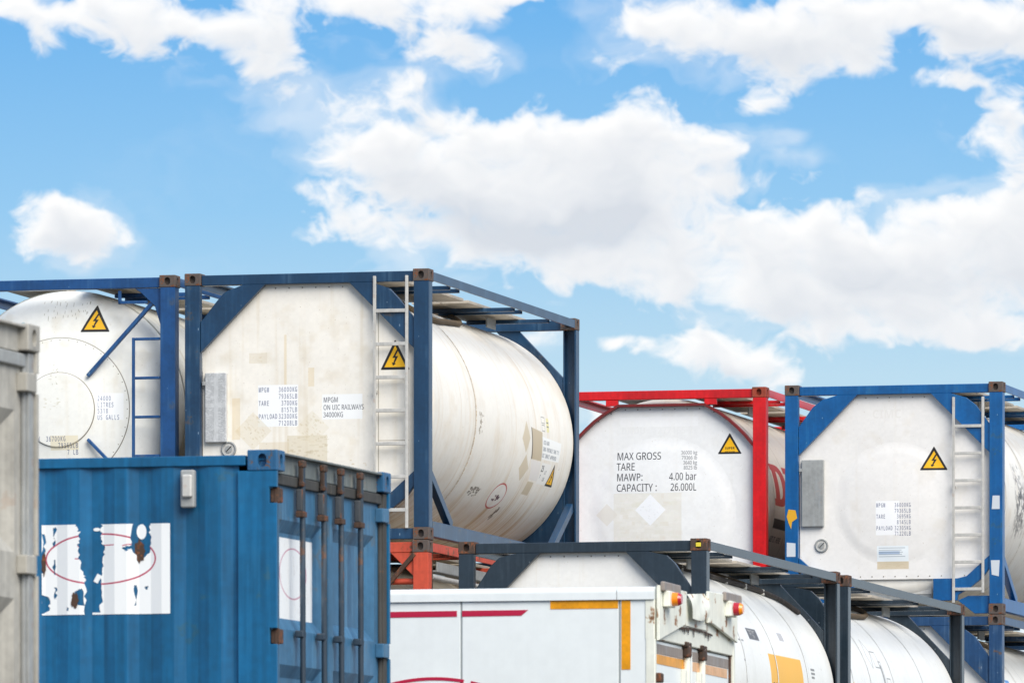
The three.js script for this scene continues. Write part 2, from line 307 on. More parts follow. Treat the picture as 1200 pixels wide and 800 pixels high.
// Cladding of a barrel, unrolled: x goes round it (its middle faces the right-hand side), y goes back from the front end.
function barrelTexture(L, base, s, { dirt = 0.4, drip = 0.4, dirtColour = [166, 138, 98], scale = 1, seams = [], runs = 0 }, draw) {
  const w = Math.round(2 * Math.PI * R * BS * scale), h = Math.round(L * BS * scale), around = 2 * Math.PI * R;
  const [c, ctx] = canvasOf(w, h, (u, v) => {
    const a = u * around, d = v * L;
    const broad = fbm(a * 0.9, d * 0.9, s, 4), fine = fbm(a * 24, d * 24, s + 3, 2), drips = fbm(a * 0.55, d * 14, s + 11, 4), thin = fbm(a * 1.1, d * 46, s + 19, 2), spot = fbm(a * 4, d * 4, s + 23, 4), speck = vnoise(a * 70, d * 70, s + 29);
    let q = base.map((b) => b * (0.985 + (broad - 0.5) * 0.05 + (fine - 0.5) * 0.025));
    q = blend(q, dirtColour, drip * (step(0.56, 0.85, drips) * 0.3 + step(0.6, 0.92, thin) * step(0.4, 0.66, drips) * 0.8));
    q = blend(q, dirtColour, dirt * step(0.5, 0.85, spot) * 0.7);
    if (runs) { const from = 0.5 - (0.02 + 0.13 * vnoise(d * 5, 3, s + 41) + 0.05 * vnoise(d * 21, 7, s + 43)); if (u < from) q = blend(q, dirtColour, runs * step(0.25, 0.75, 0.5 * drips + 0.5 * thin) * Math.min(1, (from - u) * 14)); }  // dirt streaks low down, their warm tan deepened to carry bounced light too
    if (speck > 0.991) q = blend(q, [96, 78, 60], 0.6);
    return q;
  });
  ctx.scale(BS * scale / 100, BS * scale / 100);
  const at = (depth, deg, fn) => { ctx.save(); ctx.translate((0.5 + deg / 360) * around * 100, depth * 100); ctx.rotate(Math.PI / 2); fn(ctx); ctx.restore(); };   // then x runs back along the barrel, y down it, in centimetres
  ctx.fillStyle = 'rgba(92,80,64,0.7)'; for (const d of seams) ctx.fillRect(0, d * 100 - 0.4, around * 100, 0.8);
  draw?.(at, ctx);
  return texture(c);
}
const dents = (() => { const [c] = canvasOf(512, 512, (u, v) => { const k = 255 * fbm(u * 10, v * 10, 901, 2, 10, 10); return [k, k, k]; }); return texture(c, false); })();
function clad(map, rough = 0.5) { return new THREE.MeshStandardMaterial({ map, roughness: rough, bumpMap: dents, bumpScale: 0.012 }); }
function barrelGeo(L, front, back, r = R) {                // lathe about z; uv as barrelTexture lays it out
  const hl = L / 2, prof = [];
  for (let i = 0; i <= 8; i++) { const a = i / 8 * Math.PI / 2; prof.push([r - 0.2 + 0.2 * Math.sin(a), hl - front - 0.24 + 0.24 * Math.cos(a)]); }
  const z0 = hl - front - 0.24, z1 = -hl + back + 0.05;
  for (let i = 1; i <= 6; i++) prof.push([r, mix(z0, z1, i / 6)]);
  for (let i = 1; i <= 10; i++) { const a = i / 10 * Math.PI / 2; prof.push([r - 0.05 + 0.05 * Math.cos(a), z1 - 0.05 * Math.sin(a)]); }
  prof.push([0.001, z1 - 0.05]); prof.unshift([0.001, hl - front]);
  const n = 128, pos = [], uv = [], idx = [];
  for (let i = 0; i <= n; i++) { const u = i / n, a = (u - 0.5) * 2 * Math.PI; for (const [q, z] of prof) { pos.push(q * Math.cos(a), q * Math.sin(a), z); uv.push(u, (z + hl) / L); } }
  const m = prof.length;
  for (let i = 0; i < n; i++) for (let j = 0; j < m - 1; j++) { const a = i * m + j, b = a + m; idx.push(a, a + 1, b, b, a + 1, b + 1); }
  const g = new THREE.BufferGeometry(); g.setAttribute('position', new THREE.Float32BufferAttribute(pos, 3)); g.setAttribute('uv', new THREE.Float32BufferAttribute(uv, 2)); g.setIndex(idx); g.computeVertexNormals();
  const nn = g.attributes.normal; for (let j = 0; j < m; j++) { const a = j, b = n * m + j; const x = nn.getX(a) + nn.getX(b), y = nn.getY(a) + nn.getY(b), z = nn.getZ(a) + nn.getZ(b), l = Math.hypot(x, y, z) || 1; nn.setXYZ(a, x / l, y / l, z / l); nn.setXYZ(b, x / l, y / l, z / l); }
  return g.translate(0, AXIS, 0);
}
function strap(z, r = R, w = 0.035) { return metres(new THREE.CylinderGeometry(r + 0.004, r + 0.004, w, 96, 1, true).rotateX(Math.PI / 2).translate(0, AXIS, z)); }

function tank({ name = 'tank_container', label, group, W = 2.438, H = 2.591, L = 6.058, frame, cast = casting, barrel, panelMap, panelRough = 0.5, ladder, board, boardMat, gauge, curved = 0.03, dome, ring, openEnd, stubs, straps = [0.5, 1.9, 3.6, 5.35], strapMat, deck = true, braces = true }) {
  const g = thing(name, label, 'tank container', group), hw = W / 2, hl = L / 2, px = hw - 0.081;
  corners(g, hw, H, hl, cast, castingGeo, 0.081, 0.089);
  for (const sx of [-1, 1]) for (const sz of [-1, 1]) {
    // a post is a front flange and a web, open towards the inside
    const x = sx * (hw - 0.0785), z = sz * (hl - 0.07);
    part('corner_post', [box(0.149, H - 0.236, 0.02, x, H / 2, sz * (hl - 0.014), 0.004), box(0.018, H - 0.236, 0.118, sx * (hw - 0.013), H / 2, sz * (hl - 0.084), 0.004), box(0.016, H - 0.236, 0.07, sx * (hw - 0.144), H / 2, sz * (hl - 0.06), 0.004)], frame, g);
  }
  for (const sz of [-1, 1]) {
    part('top_beam', box(W - 0.326, 0.1, 0.09, 0, H - 0.068, sz * (hl - 0.075)), frame, g);
    if (!stubs) part('bottom_beam', box(W - 0.326, 0.104, 0.09, 0, 0.06, sz * (hl - 0.075)), frame, g);
    else for (const sx of [-1, 1]) part('bottom_beam', plate([[sx * (hw - 0.164), 0.012], [sx * (hw - 0.33), 0.012], [sx * (hw - 0.52), 0.16], [sx * (hw - 0.4), 0.21], [sx * (hw - 0.164), 0.21]], 0.08, sz > 0 ? hl - 0.05 : -hl + 0.13), frame, g);
  }
  for (const sx of [-1, 1]) {
    part('top_rail', [box(0.018, 0.085, L - 0.36, sx * (hw - 0.014), H - 0.062, 0, 0.003), box(0.07, 0.016, L - 0.36, sx * (hw - 0.059), H - 0.0285, 0, 0.003)], frame, g);
    part('bottom_rail', box(0.075, 0.15, L - 0.36, sx * (hw - 0.05), 0.112, 0), frame, g);
    if (braces) for (const sz of [-1, 1]) {
      const x = sx * (hw - 0.062);
      part('foot_brace', bar([x, 0.19, sz * (hl - 1.0)], [x, 0.66, sz * (hl - 0.17)], 0.07, 0.09), frame, g);
    }
  }
  // gussets across the end frames' corners
  if (!openEnd && !ring) for (const sz of [-1, 1]) for (const sx of [-1, 1]) {
    const zf = sz > 0 ? hl - 0.026 : -hl + 0.088;
    const up = sz < 0 ? [[0.36, -0.117], [hw - 0.156, -0.85], [hw - 0.156, -0.6], [0.6, -0.117]] : [[0.42, -0.117], [hw - 0.156, -0.117 - (hw - 0.156 - 0.42) * 1.0], [hw - 0.156, -0.47], [hw - 0.156 - 0.16, -0.31 + curved * 1.3], [0.82, -0.21 + curved * 0.9], [0.64, -0.117]];
    part('gusset', plate(up.map(([x, y]) => [sx * x, H + y]), 0.062, zf), frame, g);
    const k = hw - 0.156, low = sz < 0 ? [[k, 1.05], [k - 0.1, 0.72], [k - 0.3, 0.45], [k - 0.64, 0.3], [k - 0.64, 0.13], [k, 0.13]] : [[k, 0.66], [k - 0.26, 0.43], [k - 0.37, 0.405], [k - 0.64, 0.405], [k - 0.64, 0.16], [k - 0.37, 0.16], [k - 0.36, 0.22], [k - 0.22, 0.3], [k - 0.08, 0.41], [k, 0.52]];
    part('lower_gusset', plate(low.map(([x, y]) => [sx * x, y]), 0.062, zf), frame, g);
  }
  const bm = part('barrel', barrelGeo(L, openEnd || 0.13, 0.095), barrel, g);
  for (const d of straps) part('band', strap(hl - d), strapMat ?? barrel, bm);
  if (panelMap && !openEnd) {
    const pm = new THREE.MeshStandardMaterial({ map: panelMap, roughness: panelRough, bumpMap: dents, bumpScale: 0.006 });
    const k = hw - 0.158, c = 0.4;
    let o;
    if (ring) { o = [[-k, 0.3]]; for (let i = 0; i <= 10; i++) { const a = Math.PI - i / 10 * 0.86; o.push([Math.max(-k, -0.56 + 0.1 + (1.02) * Math.cos(a) * 0.62), H - 0.86 + 0.675 * Math.sin(Math.min(a, Math.PI)) + 0.0]); } o = [[-k, 0.3], [-k, H - 0.66], [-0.97, H - 0.55], [-0.88, H - 0.46], [-0.78, H - 0.37], [-0.66, H - 0.285], [-0.5, H - 0.195], [0.5, H - 0.195], [0.66, H - 0.285], [0.78, H - 0.37], [0.88, H - 0.46], [0.97, H - 0.55], [k, H - 0.66], [k, 0.3]]; } else o = [[-k, 0.64], [-k, H - 0.7], [-c, H - 0.075], [c, H - 0.075], [k, H - 0.7], [k, 0.64], [k - 0.23, 0.41], [-k + 0.23, 0.41]];
    const s = new THREE.Shape(o.map(([x, y]) => new THREE.Vector2(x, y)));
    const panel = part('end_panel', planar(new THREE.ExtrudeGeometry(s, { depth: 0.022, bevelEnabled: true, bevelSize: 0.005, bevelThickness: 0.004, bevelSegments: 2 }).translate(0, 0, hl - 0.128), -hw, hw, 0, H), pm, g);
    if (dome) {
      const [r0, cx, cy, bulge] = dome, pts = [];
      for (let i = 0; i <= 24; i++) { const t = i / 24; pts.push(new THREE.Vector2(Math.max(0.0005, r0 * t), bulge * (t < 0.75 ? 1 - 0.55 * (t / 0.75) ** 2 : 0.45 * (0.5 + 0.5 * Math.cos((t - 0.75) / 0.25 * Math.PI))))); }
      const dg = new THREE.LatheGeometry(pts, 64).rotateX(Math.PI / 2).translate(cx, cy, hl - 0.1022);
      part('dished_centre', planar(dg, -hw, hw, 0, H), pm, panel);
    }
    const rv = [], outline = o.length > 10 ? o : o;
    for (let i = 0; i < outline.length; i++) {
      const a = outline[i], b = outline[(i + 1) % outline.length], len = Math.hypot(b[0] - a[0], b[1] - a[1]), n = Math.max(1, Math.round(len / 0.135));
      for (let j = 0; j < n; j++) { const t = (j + 0.5) / n, x = mix(a[0], b[0], t), y = mix(a[1], b[1], t), nx = -(b[1] - a[1]) / len, ny = (b[0] - a[0]) / len, k2 = ring ? 0.03 : (Math.abs(y - (H - 0.075)) < 0.01 ? 0.075 : (Math.abs(nx) > 0.3 && Math.abs(ny) > 0.3 && y > 1.4) ? 0.052 : 0.03); rv.push(metres(new THREE.CylinderGeometry(0.006, 0.008, 0.005, 6).rotateX(Math.PI / 2).translate(x - (-nx) * k2, y - ny * -1 * -k2, hl - 0.1))); }
    }
    const rm = part('rivets', rv, rivetMat, panel); rm.userData.kind = 'stuff';
    if (ring) {                                            // a rim of bent flat bar follows the panel
      const rim = []; for (let i = 1; i < o.length - 2; i++) { const a = o[i], b = o[i + 1]; rim.push(bar([a[0], a[1] + 0.012, hl - 0.075], [b[0], b[1] + 0.012, hl - 0.075], 0.03, 0.1, 0.002)); }
      part('rim', rim, darkRed, g);
      for (const sx of [-1, 1]) part('gusset', plate([[sx * 0.5, H - 0.12], [sx * 0.64, H - 0.12], [sx * 0.64, H - 0.185], [sx * 0.5, H - 0.185]], 0.05, hl - 0.03, 0.002), frame, g);
    }
  }
  if (ladder) {
    const { x0 = 0.683, x1 = 1.005, top = H - 0.075, bottom = 0.12, rungs = 8, first = 0.38, pitch = 0.318, mat = aluminium } = ladder;
    const lg = new THREE.Group(); lg.name = 'ladder'; g.add(lg);
    for (const x of [x0, x1]) part('stile', box(0.03, (x === x1 && ladder.bottomRight ? top - ladder.bottomRight : top - bottom), 0.026, x, (x === x1 && ladder.bottomRight ? (top + ladder.bottomRight) / 2 : (top + bottom) / 2), hl - 0.012, 0.005), mat, lg);
    for (let i = 0; i < rungs; i++) { const y = top - first - i * pitch + 0.06; if (y > bottom + 0.02) part('rung', box(x1 - x0 - 0.028, 0.034, 0.024, (x0 + x1) / 2, y, hl - 0.013, 0.004), mat, lg); }
    for (const y of [top - 0.03, H * 0.55, bottom + 0.25]) part('bracket', box(0.02, 0.03, 0.08, x0, y, hl - 0.062, 0.003), mat, lg);
  }
  if (board) { const [bx, by, bw, bh, bd] = board; const b = part('document_box', box(bw, bh, bd, bx, by, hl - 0.1 + bd / 2 + 0.004, 0.01), boardMat, g); part('box_bracket', box(0.03, 0.04, 0.05, bx - bw / 2 - 0.012, by + bh * 0.35, hl - 0.07, 0.004), steelGrey, b); }
  if (gauge) {
    const [gx, gy] = gauge, c = part('pressure_gauge', new THREE.TorusGeometry(0.066, 0.012, 8, 28).translate(gx, gy, hl - 0.092), steelGrey, g);
    part('dial', metres(new THREE.CylinderGeometry(0.058, 0.058, 0.012, 28).rotateX(Math.PI / 2).translate(gx, gy, hl - 0.094)), aluminium, c);
    part('hub', metres(new THREE.CylinderGeometry(0.034, 0.034, 0.012, 20).rotateX(Math.PI / 2).translate(gx, gy, hl - 0.086)), steelGrey, c);
    part('needle', bar([gx - 0.02, gy - 0.02, hl - 0.078], [gx + 0.03, gy + 0.03, hl - 0.078], 0.008, 0.004, 0.001), dark, c);
  }
  if (deck) {                                              // walkway boards over the barrel, on brackets from the frame
    const wg = new THREE.Group(); wg.name = 'walkway'; g.add(wg);
    const y = H - 0.052;
    for (const x of [0.36, 0.66]) for (const [z0, z1] of [[-hl + 0.5, -0.1], [0.1, hl - 0.2]]) part('board', box(0.285, 0.03, z1 - z0, x, y, (z0 + z1) / 2, 0.004), grating, wg);
    for (const x of [-0.25, -0.55]) part('board', box(0.285, 0.03, L - 1.2, x, y, 0, 0.004), grating, wg);
    for (const z of [-hl + 0.9, -1.0, -0.7, 1.5, 1.85]) part('bearer', box(hw - 0.36, 0.04, 0.05, (hw + 0.2) / 2 - 0.02, y - 0.036, z, 0.004), frame, wg);
    for (const z of [-1.7, 1.1]) part('saddle_plate', box(0.02, 0.1, 0.34, 0.62, y - 0.085, z, 0.004), steelGrey, wg);
  }
  return g;
}

const onBarrel = (d, deg, lift = 0.028) => [(R + lift) * Math.cos(deg * Math.PI / 180), AXIS + (R + lift) * Math.sin(deg * Math.PI / 180), 3.029 - d];
const A_LOOP = [[4.3, 84], [4.1, 74], [3.7, 64], [3.35, 57.5], [2.9, 54.8], [2.4, 52.5], [1.9, 50.5], [1.5, 54], [1.3, 62]], D_LOOP = [[4.5, 80], [4.2, 68], [3.9, 62], [3.4, 57], [2.7, 54.5], [2.2, 54], [1.8, 60]];
const NAVYTEXT = '#1c244c';
// --- main tank: weathered cream, navy frame
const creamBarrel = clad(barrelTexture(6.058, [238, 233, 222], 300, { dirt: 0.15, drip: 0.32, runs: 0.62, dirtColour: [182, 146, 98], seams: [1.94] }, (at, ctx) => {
  const r = rng(5);
  const quad = (pts, c) => { const A = 2 * Math.PI * R * 100; ctx.beginPath(); pts.forEach(([d, a], i) => { const X = (0.5 + a / 360) * A, Y = d * 100; i ? ctx.lineTo(X, Y) : ctx.moveTo(X, Y); }); ctx.closePath(); ctx.fillStyle = c; ctx.fill(); };
  quad([[3.96, 4.5], [4.13, -3.4], [4.02, -11], [3.81, -4.5]], 'rgba(206,192,164,0.9)'); quad([[4.05, -11.5], [4.26, -18], [4.1, -25], [3.9, -19]], 'rgba(200,184,152,0.7)');
  quad([[4.16, 2], [4.62, 1], [4.68, -13], [4.28, -13]], 'rgba(192,176,148,0.95)'); quad([[4.16, 2], [4.19, 2], [4.31, -13], [4.27, -13]], 'rgba(80,70,56,0.8)');
  quad([[4.28, -13.4], [4.68, -13.4], [4.76, -23], [4.44, -23]], 'rgba(226,222,216,0.9)'); quad([[4.42, -24], [4.66, -24], [4.66, -31], [4.4, -31]], 'rgba(196,180,150,0.8)');
  quad([[4.62, -1], [5.42, -2], [5.38, -11.5], [4.68, -12]], 'rgba(240,240,236,1)');
  at(4.66, -1.8, (c) => { c.fillStyle = '#7c8086'; c.font = 'bold 6.4px monospace'; c.textBaseline = 'top'; ['RID/ADR', 'IMDG PORTABLE TANK T11', 'UIC IMPACT APPROVED'].forEach((t, i) => { c.save(); c.translate(2, 1 + i * 6.4); c.scale(i ? 0.8 : 0.9, 0.8); c.fillText(t, 0, 0); c.restore(); }); });
  at(4.6, 8.5, (c) => { c.strokeStyle = '#8a8880'; c.lineWidth = 0.7; c.strokeRect(0, 0, 14, 6); c.strokeRect(1, 8, 12, 6); c.fillStyle = '#e2d9a0'; c.fillRect(20, 0, 10, 14); c.fillStyle = '#77756e'; c.fillRect(21, 4, 8, 1.2); c.fillRect(21, 8, 8, 1.2); });
  at(4.75, -13.4, (c) => { c.fillStyle = '#eceae4'; c.fillRect(0, 0, 36, 22); c.fillStyle = '#4c4a48'; c.font = 'bold 9px sans-serif'; c.textBaseline = 'top'; c.fillText('25', 2, 1); c.font = 'bold 5px sans-serif'; c.fillText('7', 4, 11); c.fillText('L T', 18, 6); c.fillText('2.5', 18, 13); });
  at(5.12, -13.2, (c) => { triangle(c, 0, 0, 27, 22); });
  at(3.6, -35.2, (c) => { c.strokeStyle = '#b84a40'; c.lineWidth = 1.6; c.beginPath(); c.ellipse(0, 0, 26, 14.5, 0, 0, 7); c.fillStyle = 'rgba(236,232,226,0.8)'; c.fill(); c.stroke(); c.fillStyle = '#5a3c44'; for (let i = 0; i < 16; i++) c.fillRect(-12 + r() * 20, -2 + r() * 7, 3 + r() * 4, 1.5); });
  at(2.5, -33, (c) => { c.fillStyle = 'rgba(96,86,70,0.7)'; for (let i = 0; i < 60; i++) c.fillRect(r() * 34, r() * 10, 2 + r() * 4, 0.5 + r()); });
  at(2.05, 3, (c) => { c.fillStyle = 'rgba(120,104,80,0.6)'; for (let i = 0; i < 22; i++) c.fillRect(r() * 14 + i * 0.2, r() * 24, 1 + r() * 2, 1 + r() * 3); });
  at(3.9, -40, (c) => { c.fillStyle = 'rgba(84,66,48,0.6)'; for (let i = 0; i < 26; i++) c.fillRect(r() * 10, r() * 14, 1 + r() * 3, 1 + r() * 4); });
}), 0.5);
const creamPanel = endTexture(2.438, 2.591, [239, 234, 223], 410, { stain: 0.2, streak: 0.3 }, (c) => {
  const r = rng(11);
  c.fillStyle = 'rgba(240,241,240,0.95)'; c.fillRect(71, 108, 40, 40); c.fillRect(135, 118, 40, 24);
  lines(c, [['MPGM', '36000KG'], ['', '79365LB'], ['TARE', '3700KG'], ['', '8157LB'], ['PAYLOAD', '32300KG'], ['', '71208LB']], 71.5, 108.5, 39, 6.45, 6, NAVYTEXT);
  lines(c, [['MPGM', ''], ['ON UIC RAILWAYS', ''], ['34000KG', '']], 136, 119, 39, 7.2, 6.2, '#3a3a42', 'sans-serif', false, 0.8);
  c.fillStyle = 'rgba(212,200,174,0.6)'; c.fillRect(100, 157, 40, 26); scraps(c, r, 100, 157, 40, 26, '#a8956c', 60, 0.3);
  c.save(); c.translate(66, 152); c.rotate(Math.PI / 4); c.fillStyle = 'rgba(218,206,178,0.4)'; c.fillRect(-13, -13, 26, 26); scraps(c, r, -13, -13, 26, 26, '#b8a47c', 50, 0.3); c.restore();
  c.save(); c.translate(125, 150); c.rotate(Math.PI / 4); c.fillStyle = 'rgba(218,206,178,0.25)'; c.fillRect(-12, -12, 24, 24); scraps(c, r, -12, -12, 24, 24, '#b8a47c', 50, 0.3); c.restore();
  c.fillStyle = 'rgba(218,208,188,0.6)'; c.fillRect(62, 77, 18, 10); scraps(c, r, 62, 77, 18, 10, '#c8b48c', 14, 0.4);
  c.fillStyle = 'rgba(206,184,146,0.3)'; c.fillRect(72, 163, 30, 22); scraps(c, r, 160, 178, 26, 30, '#b89c70', 14, 0.4);
  c.fillStyle = 'rgba(210,176,120,0.28)'; c.fillRect(97, 60, 2.4, 48); c.fillRect(121, 92, 6, 18); c.fillRect(45, 120, 8, 40);
  c.fillStyle = 'rgba(96,84,66,0.6)'; c.fillRect(190.5, 26, 0.7, 200); c.fillRect(191, 163, 30, 0.6);
  triangle(c, 194, 68, 27, 27);
});
const dataPlate = (() => { const [c, ctx] = canvasOf(256, 700, (u, v) => { const k = 176 + 30 * fbm(u * 6, v * 16, 505, 4) + 14 * fbm(u * 60, v * 160, 506, 2); return [k, k + 1, k]; }); ctx.fillStyle = 'rgba(80,84,88,0.55)'; const r = rng(4); for (let i = 0; i < 78; i++) { const y = 22 + i * 8.4; let x = 24; while (x < 226) { const w = 6 + r() * 26; if (r() > 0.22) ctx.fillRect(x, y, Math.min(w, 228 - x), 2.6); x += w + 4; } } const t = texture(c); t.wrapS = t.wrapT = THREE.RepeatWrapping; t.repeat.set(1 / 0.215, 1 / 0.67); t.offset.set(0.24, 0.03); return new THREE.MeshStandardMaterial({ map: t, roughness: 0.5, metalness: 0.15 }); })();
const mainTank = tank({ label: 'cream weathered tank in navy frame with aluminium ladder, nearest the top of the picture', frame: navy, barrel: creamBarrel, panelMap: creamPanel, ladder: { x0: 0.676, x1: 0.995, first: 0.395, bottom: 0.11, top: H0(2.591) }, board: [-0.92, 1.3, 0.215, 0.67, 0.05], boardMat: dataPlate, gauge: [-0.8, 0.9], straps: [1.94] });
function H0(h) { return h - 0.062; }
place(mainTank, 502.7, 314.1, 122.6, 14.2, 2.438, 2.591, 6.058);
{
  const hl = 3.029;
  part('hose', tube([[0.3, 2.5, hl - 0.3], [0.52, 2.41, hl - 0.24], [0.68, 2.3, hl - 0.22], [0.82, 2.18, hl - 0.22], [0.95, 2.06, hl - 0.25], [1.03, 1.93, hl - 0.3], [1.09, 1.8, hl - 0.36]], 0.024), hose, mainTank);
  part('hose', tube(A_LOOP.map(([d, a]) => onBarrel(d, a)), 0.028, 60), hose, mainTank);
}
// --- the bare-headed tank at the left
const leftBarrelMat = clad(barrelTexture(6.058, [228, 226, 214], 520, { dirt: 0.2, drip: 0.25, scale: 0.5 }), 0.5);
const leftTank = tank({ label: 'white tank with a bare domed end and blue ladder at the left edge', frame: leftBlue, barrel: leftBarrelMat, openEnd: 0.32 });
place(leftTank, 205, 321.8, 121.6, 14.2, 2.438, 2.591, 6.058);
{
  const hl = 3.029, prof = [[0.0005, -0.12], [0.2, -0.122], [0.35, -0.13], [0.362, -0.134], [0.366, -0.144], [0.5, -0.16], [0.69, -0.185], [0.7, -0.187], [0.705, -0.193], [0.8, -0.206], [0.9, -0.228], [0.99, -0.258], [1.06, -0.295], [1.11, -0.335], [1.15, -0.385], [1.175, -0.45], [1.183, -0.56]];
  const dome = new THREE.LatheGeometry(prof.map(([r, z]) => new THREE.Vector2(r, z)), 96).rotateX(Math.PI / 2).translate(0, AXIS, hl);
  const map = endTexture(2.438, 2.591, [242, 241, 233], 620, { stain: 0.2, streak: 0.2 }, (c) => {
    const r = rng(21), cy = (2.591 - AXIS) * 100, cx = 121.9;
    c.strokeStyle = 'rgba(90,84,72,0.8)'; c.lineWidth = 0.7; for (const q of [36.3, 70.2]) { c.beginPath(); c.arc(cx, cy, q, 0, 7); c.stroke(); }
    c.fillStyle = '#8c8676'; for (let i = 0; i < 48; i++) { const a = i / 48 * 6.283; c.beginPath(); c.arc(cx + 68.2 * Math.cos(a), cy + 68.2 * Math.sin(a), 0.5, 0, 7); c.fill(); }
    c.fillStyle = 'rgba(243,244,242,0.95)'; c.fillRect(cx + 38.5, cy - 15.5, 26, 26);
    lines(c, [['24000', ''], ['LITRES', ''], ['5318', ''], ['US GALLS', '']], cx + 39, cy - 14.5, 26, 6.1, 6, '#4a5478');
    c.fillStyle = 'rgba(226,214,176,0.6)'; c.fillRect(cx - 8, cy + 25, 28, 14);
    lines(c, [['MGW  36700KG', ''], ['', '79365LB'], ['', '7 LB']], cx - 27, cy + 24, 47, 6.6, 6.4, '#2e3760');
    triangle(c, cx + 21, cy - 101, 27, 25);
    c.fillStyle = 'rgba(150,140,110,0.8)'; scraps(c, r, cx - 10, cy - 45, 10, 22, '#8a8468', 24, 0.5); scraps(c, r, cx - 16, cy - 14, 20, 14, '#a89c78', 20, 0.4);
    c.font = 'bold 9px sans-serif'; c.fillStyle = 'rgba(170,196,200,0.8)'; c.fillText('1 x 0', cx - 56, cy - 88); c.fillStyle = '#555'; c.fillText('J', cx - 29, cy - 56);
    c.fillStyle = 'rgba(110,100,80,0.5)'; for (let i = 0; i < 40; i++) c.fillRect(cx - 20 + r() * 60, cy - 108 + r() * 20, 0.5, 1 + r() * 3);
  });
  part('domed_end', planar(dome, -1.219, 1.219, 0, 2.591), new THREE.MeshStandardMaterial({ map, roughness: 0.6, bumpMap: dents, bumpScale: 0.004 }), leftTank);
  part('diagonal_brace', bar([1.06, 2.42, hl - 0.06], [0.3, 1.64, hl - 0.125], 0.038, 0.038), leftBlue, leftTank);
  part('diagonal_brace', bar([1.06, 0.28, hl - 0.06], [0.3, 1.03, hl - 0.125], 0.032, 0.032), leftBlue, leftTank);
  for (const [y0, y1] of [[2.46, 2.46]]) part('corner_plate', plate([[1.062, 2.1], [1.062, 2.47], [0.8, 2.47], [0.86, 2.43], [1.0, 2.3]], 0.02, hl - 0.04), leftBlue, leftTank);
  const lg = new THREE.Group(); lg.name = 'ladder'; leftTank.add(lg);
  part('stile', box(0.028, 1.75, 0.03, 0.79, 1.12, hl - 0.03, 0.005), leftBlue, lg);
  for (let i = 0; i < 5; i++) part('rung', box(0.25, 0.027, 0.03, 0.932, 1.98 - i * 0.376, hl - 0.03, 0.005), leftBlue, lg);
  const hg = new THREE.Group(); hg.name = 'grab_handle'; leftTank.add(hg);
  part('grip', box(0.03, 0.13, 0.03, 0.64, 2.39, hl - 0.07, 0.005), leftBlue, hg); part('grip_arm', box(0.3, 0.03, 0.03, 0.775, 2.34, hl - 0.07, 0.005), leftBlue, hg);
}
// --- red tank
const redBarrel = clad(barrelTexture(6.058, [214, 205, 190], 720, { dirt: 0.2, drip: 0.2, seams: [1.3, 3.2], scale: 0.7 }, (at) => {
  at(0.62, 24, (c) => { c.fillStyle = '#b23a2c'; c.font = 'bold 62px serif'; c.textBaseline = 'top'; c.save(); c.scale(1.5, 1); c.fillText('DH', 0, -9); c.strokeStyle = '#b23a2c'; c.lineWidth = 4.5; c.strokeText('DH', 0, -9); c.restore(); });
  at(0.6, -8, (c) => { c.fillStyle = '#2e2b28'; c.fillRect(0, 0, 160, 11); c.fillStyle = '#5c564c'; c.font = 'bold 9px sans-serif'; c.textBaseline = 'top'; c.fillText('GET IT. HERE', 4, 19); });
}), 0.5);
const redPanel = endTexture(2.438, 2.591, [233, 233, 231], 810, { stain: 0.06, streak: 0.08 }, (c) => {
  const r = rng(31);
  const K = '#26262a';
  lines(c, [['MAX GROSS', ''], ['TARE', ''], ['MAWP:', ''], ['CAPACITY :', '']], 69, 68, 92, 11.9, 10.4, K, 'sans-serif', false, 0.94);
  lines(c, [['', '36000 kg'], ['', '79366 lb'], ['', '3640 kg'], ['', '8025 lb']], 120, 68.5, 42.5, 5.7, 5.2, '#5c5c60', 'sans-serif', false, 0.9);
  lines(c, [['', '4.00 bar'], ['', '26.000L']], 100, 91.8, 62, 11.9, 10.4, K, 'sans-serif', false, 0.82);
  c.fillStyle = 'rgba(220,215,202,0.6)'; c.fillRect(66, 117, 79, 66); scraps(c, r, 66, 117, 79, 66, '#e8e6e0', 160, 0.35); scraps(c, r, 66, 117, 79, 66, '#d2c9b4', 80, 0.25);
  c.save(); c.translate(58, 141); c.rotate(Math.PI / 4); c.fillStyle = 'rgba(218,212,200,0.7)'; c.fillRect(-9, -9, 18, 18); c.restore();
  c.save(); c.translate(109, 136); c.rotate(Math.PI / 4); c.fillStyle = 'rgba(236,237,238,0.95)'; c.fillRect(-12.5, -12.5, 25, 25); scraps(c, r, -10, -10, 20, 20, '#d6d6d4', 30, 0.5); c.restore();
  c.fillStyle = 'rgba(240,240,239,0.4)'; c.fillRect(73, 31, 90, 11); c.fillStyle = 'rgba(226,226,224,0.9)'; c.font = 'bold 10px sans-serif'; c.fillText('DHDU', 74, 41); c.fillText('277165 2', 116, 41);
  triangle(c, 187, 51.5, 25.5, 22, ['SUPER', 'HEAVY']);
});
const redTank = tank({ label: 'white tank in bright red frame beside the blue-framed tank on the right', frame: red, cast: castingRed, barrel: redBarrel, panelMap: redPanel, panelRough: 0.35, ring: true, dome: [0.86, 0, 1.2, 0.05], straps: [0.6] });
place(redTank, 897.9, 452.9, 104.4, 14.2, 2.438, 2.591, 6.058);
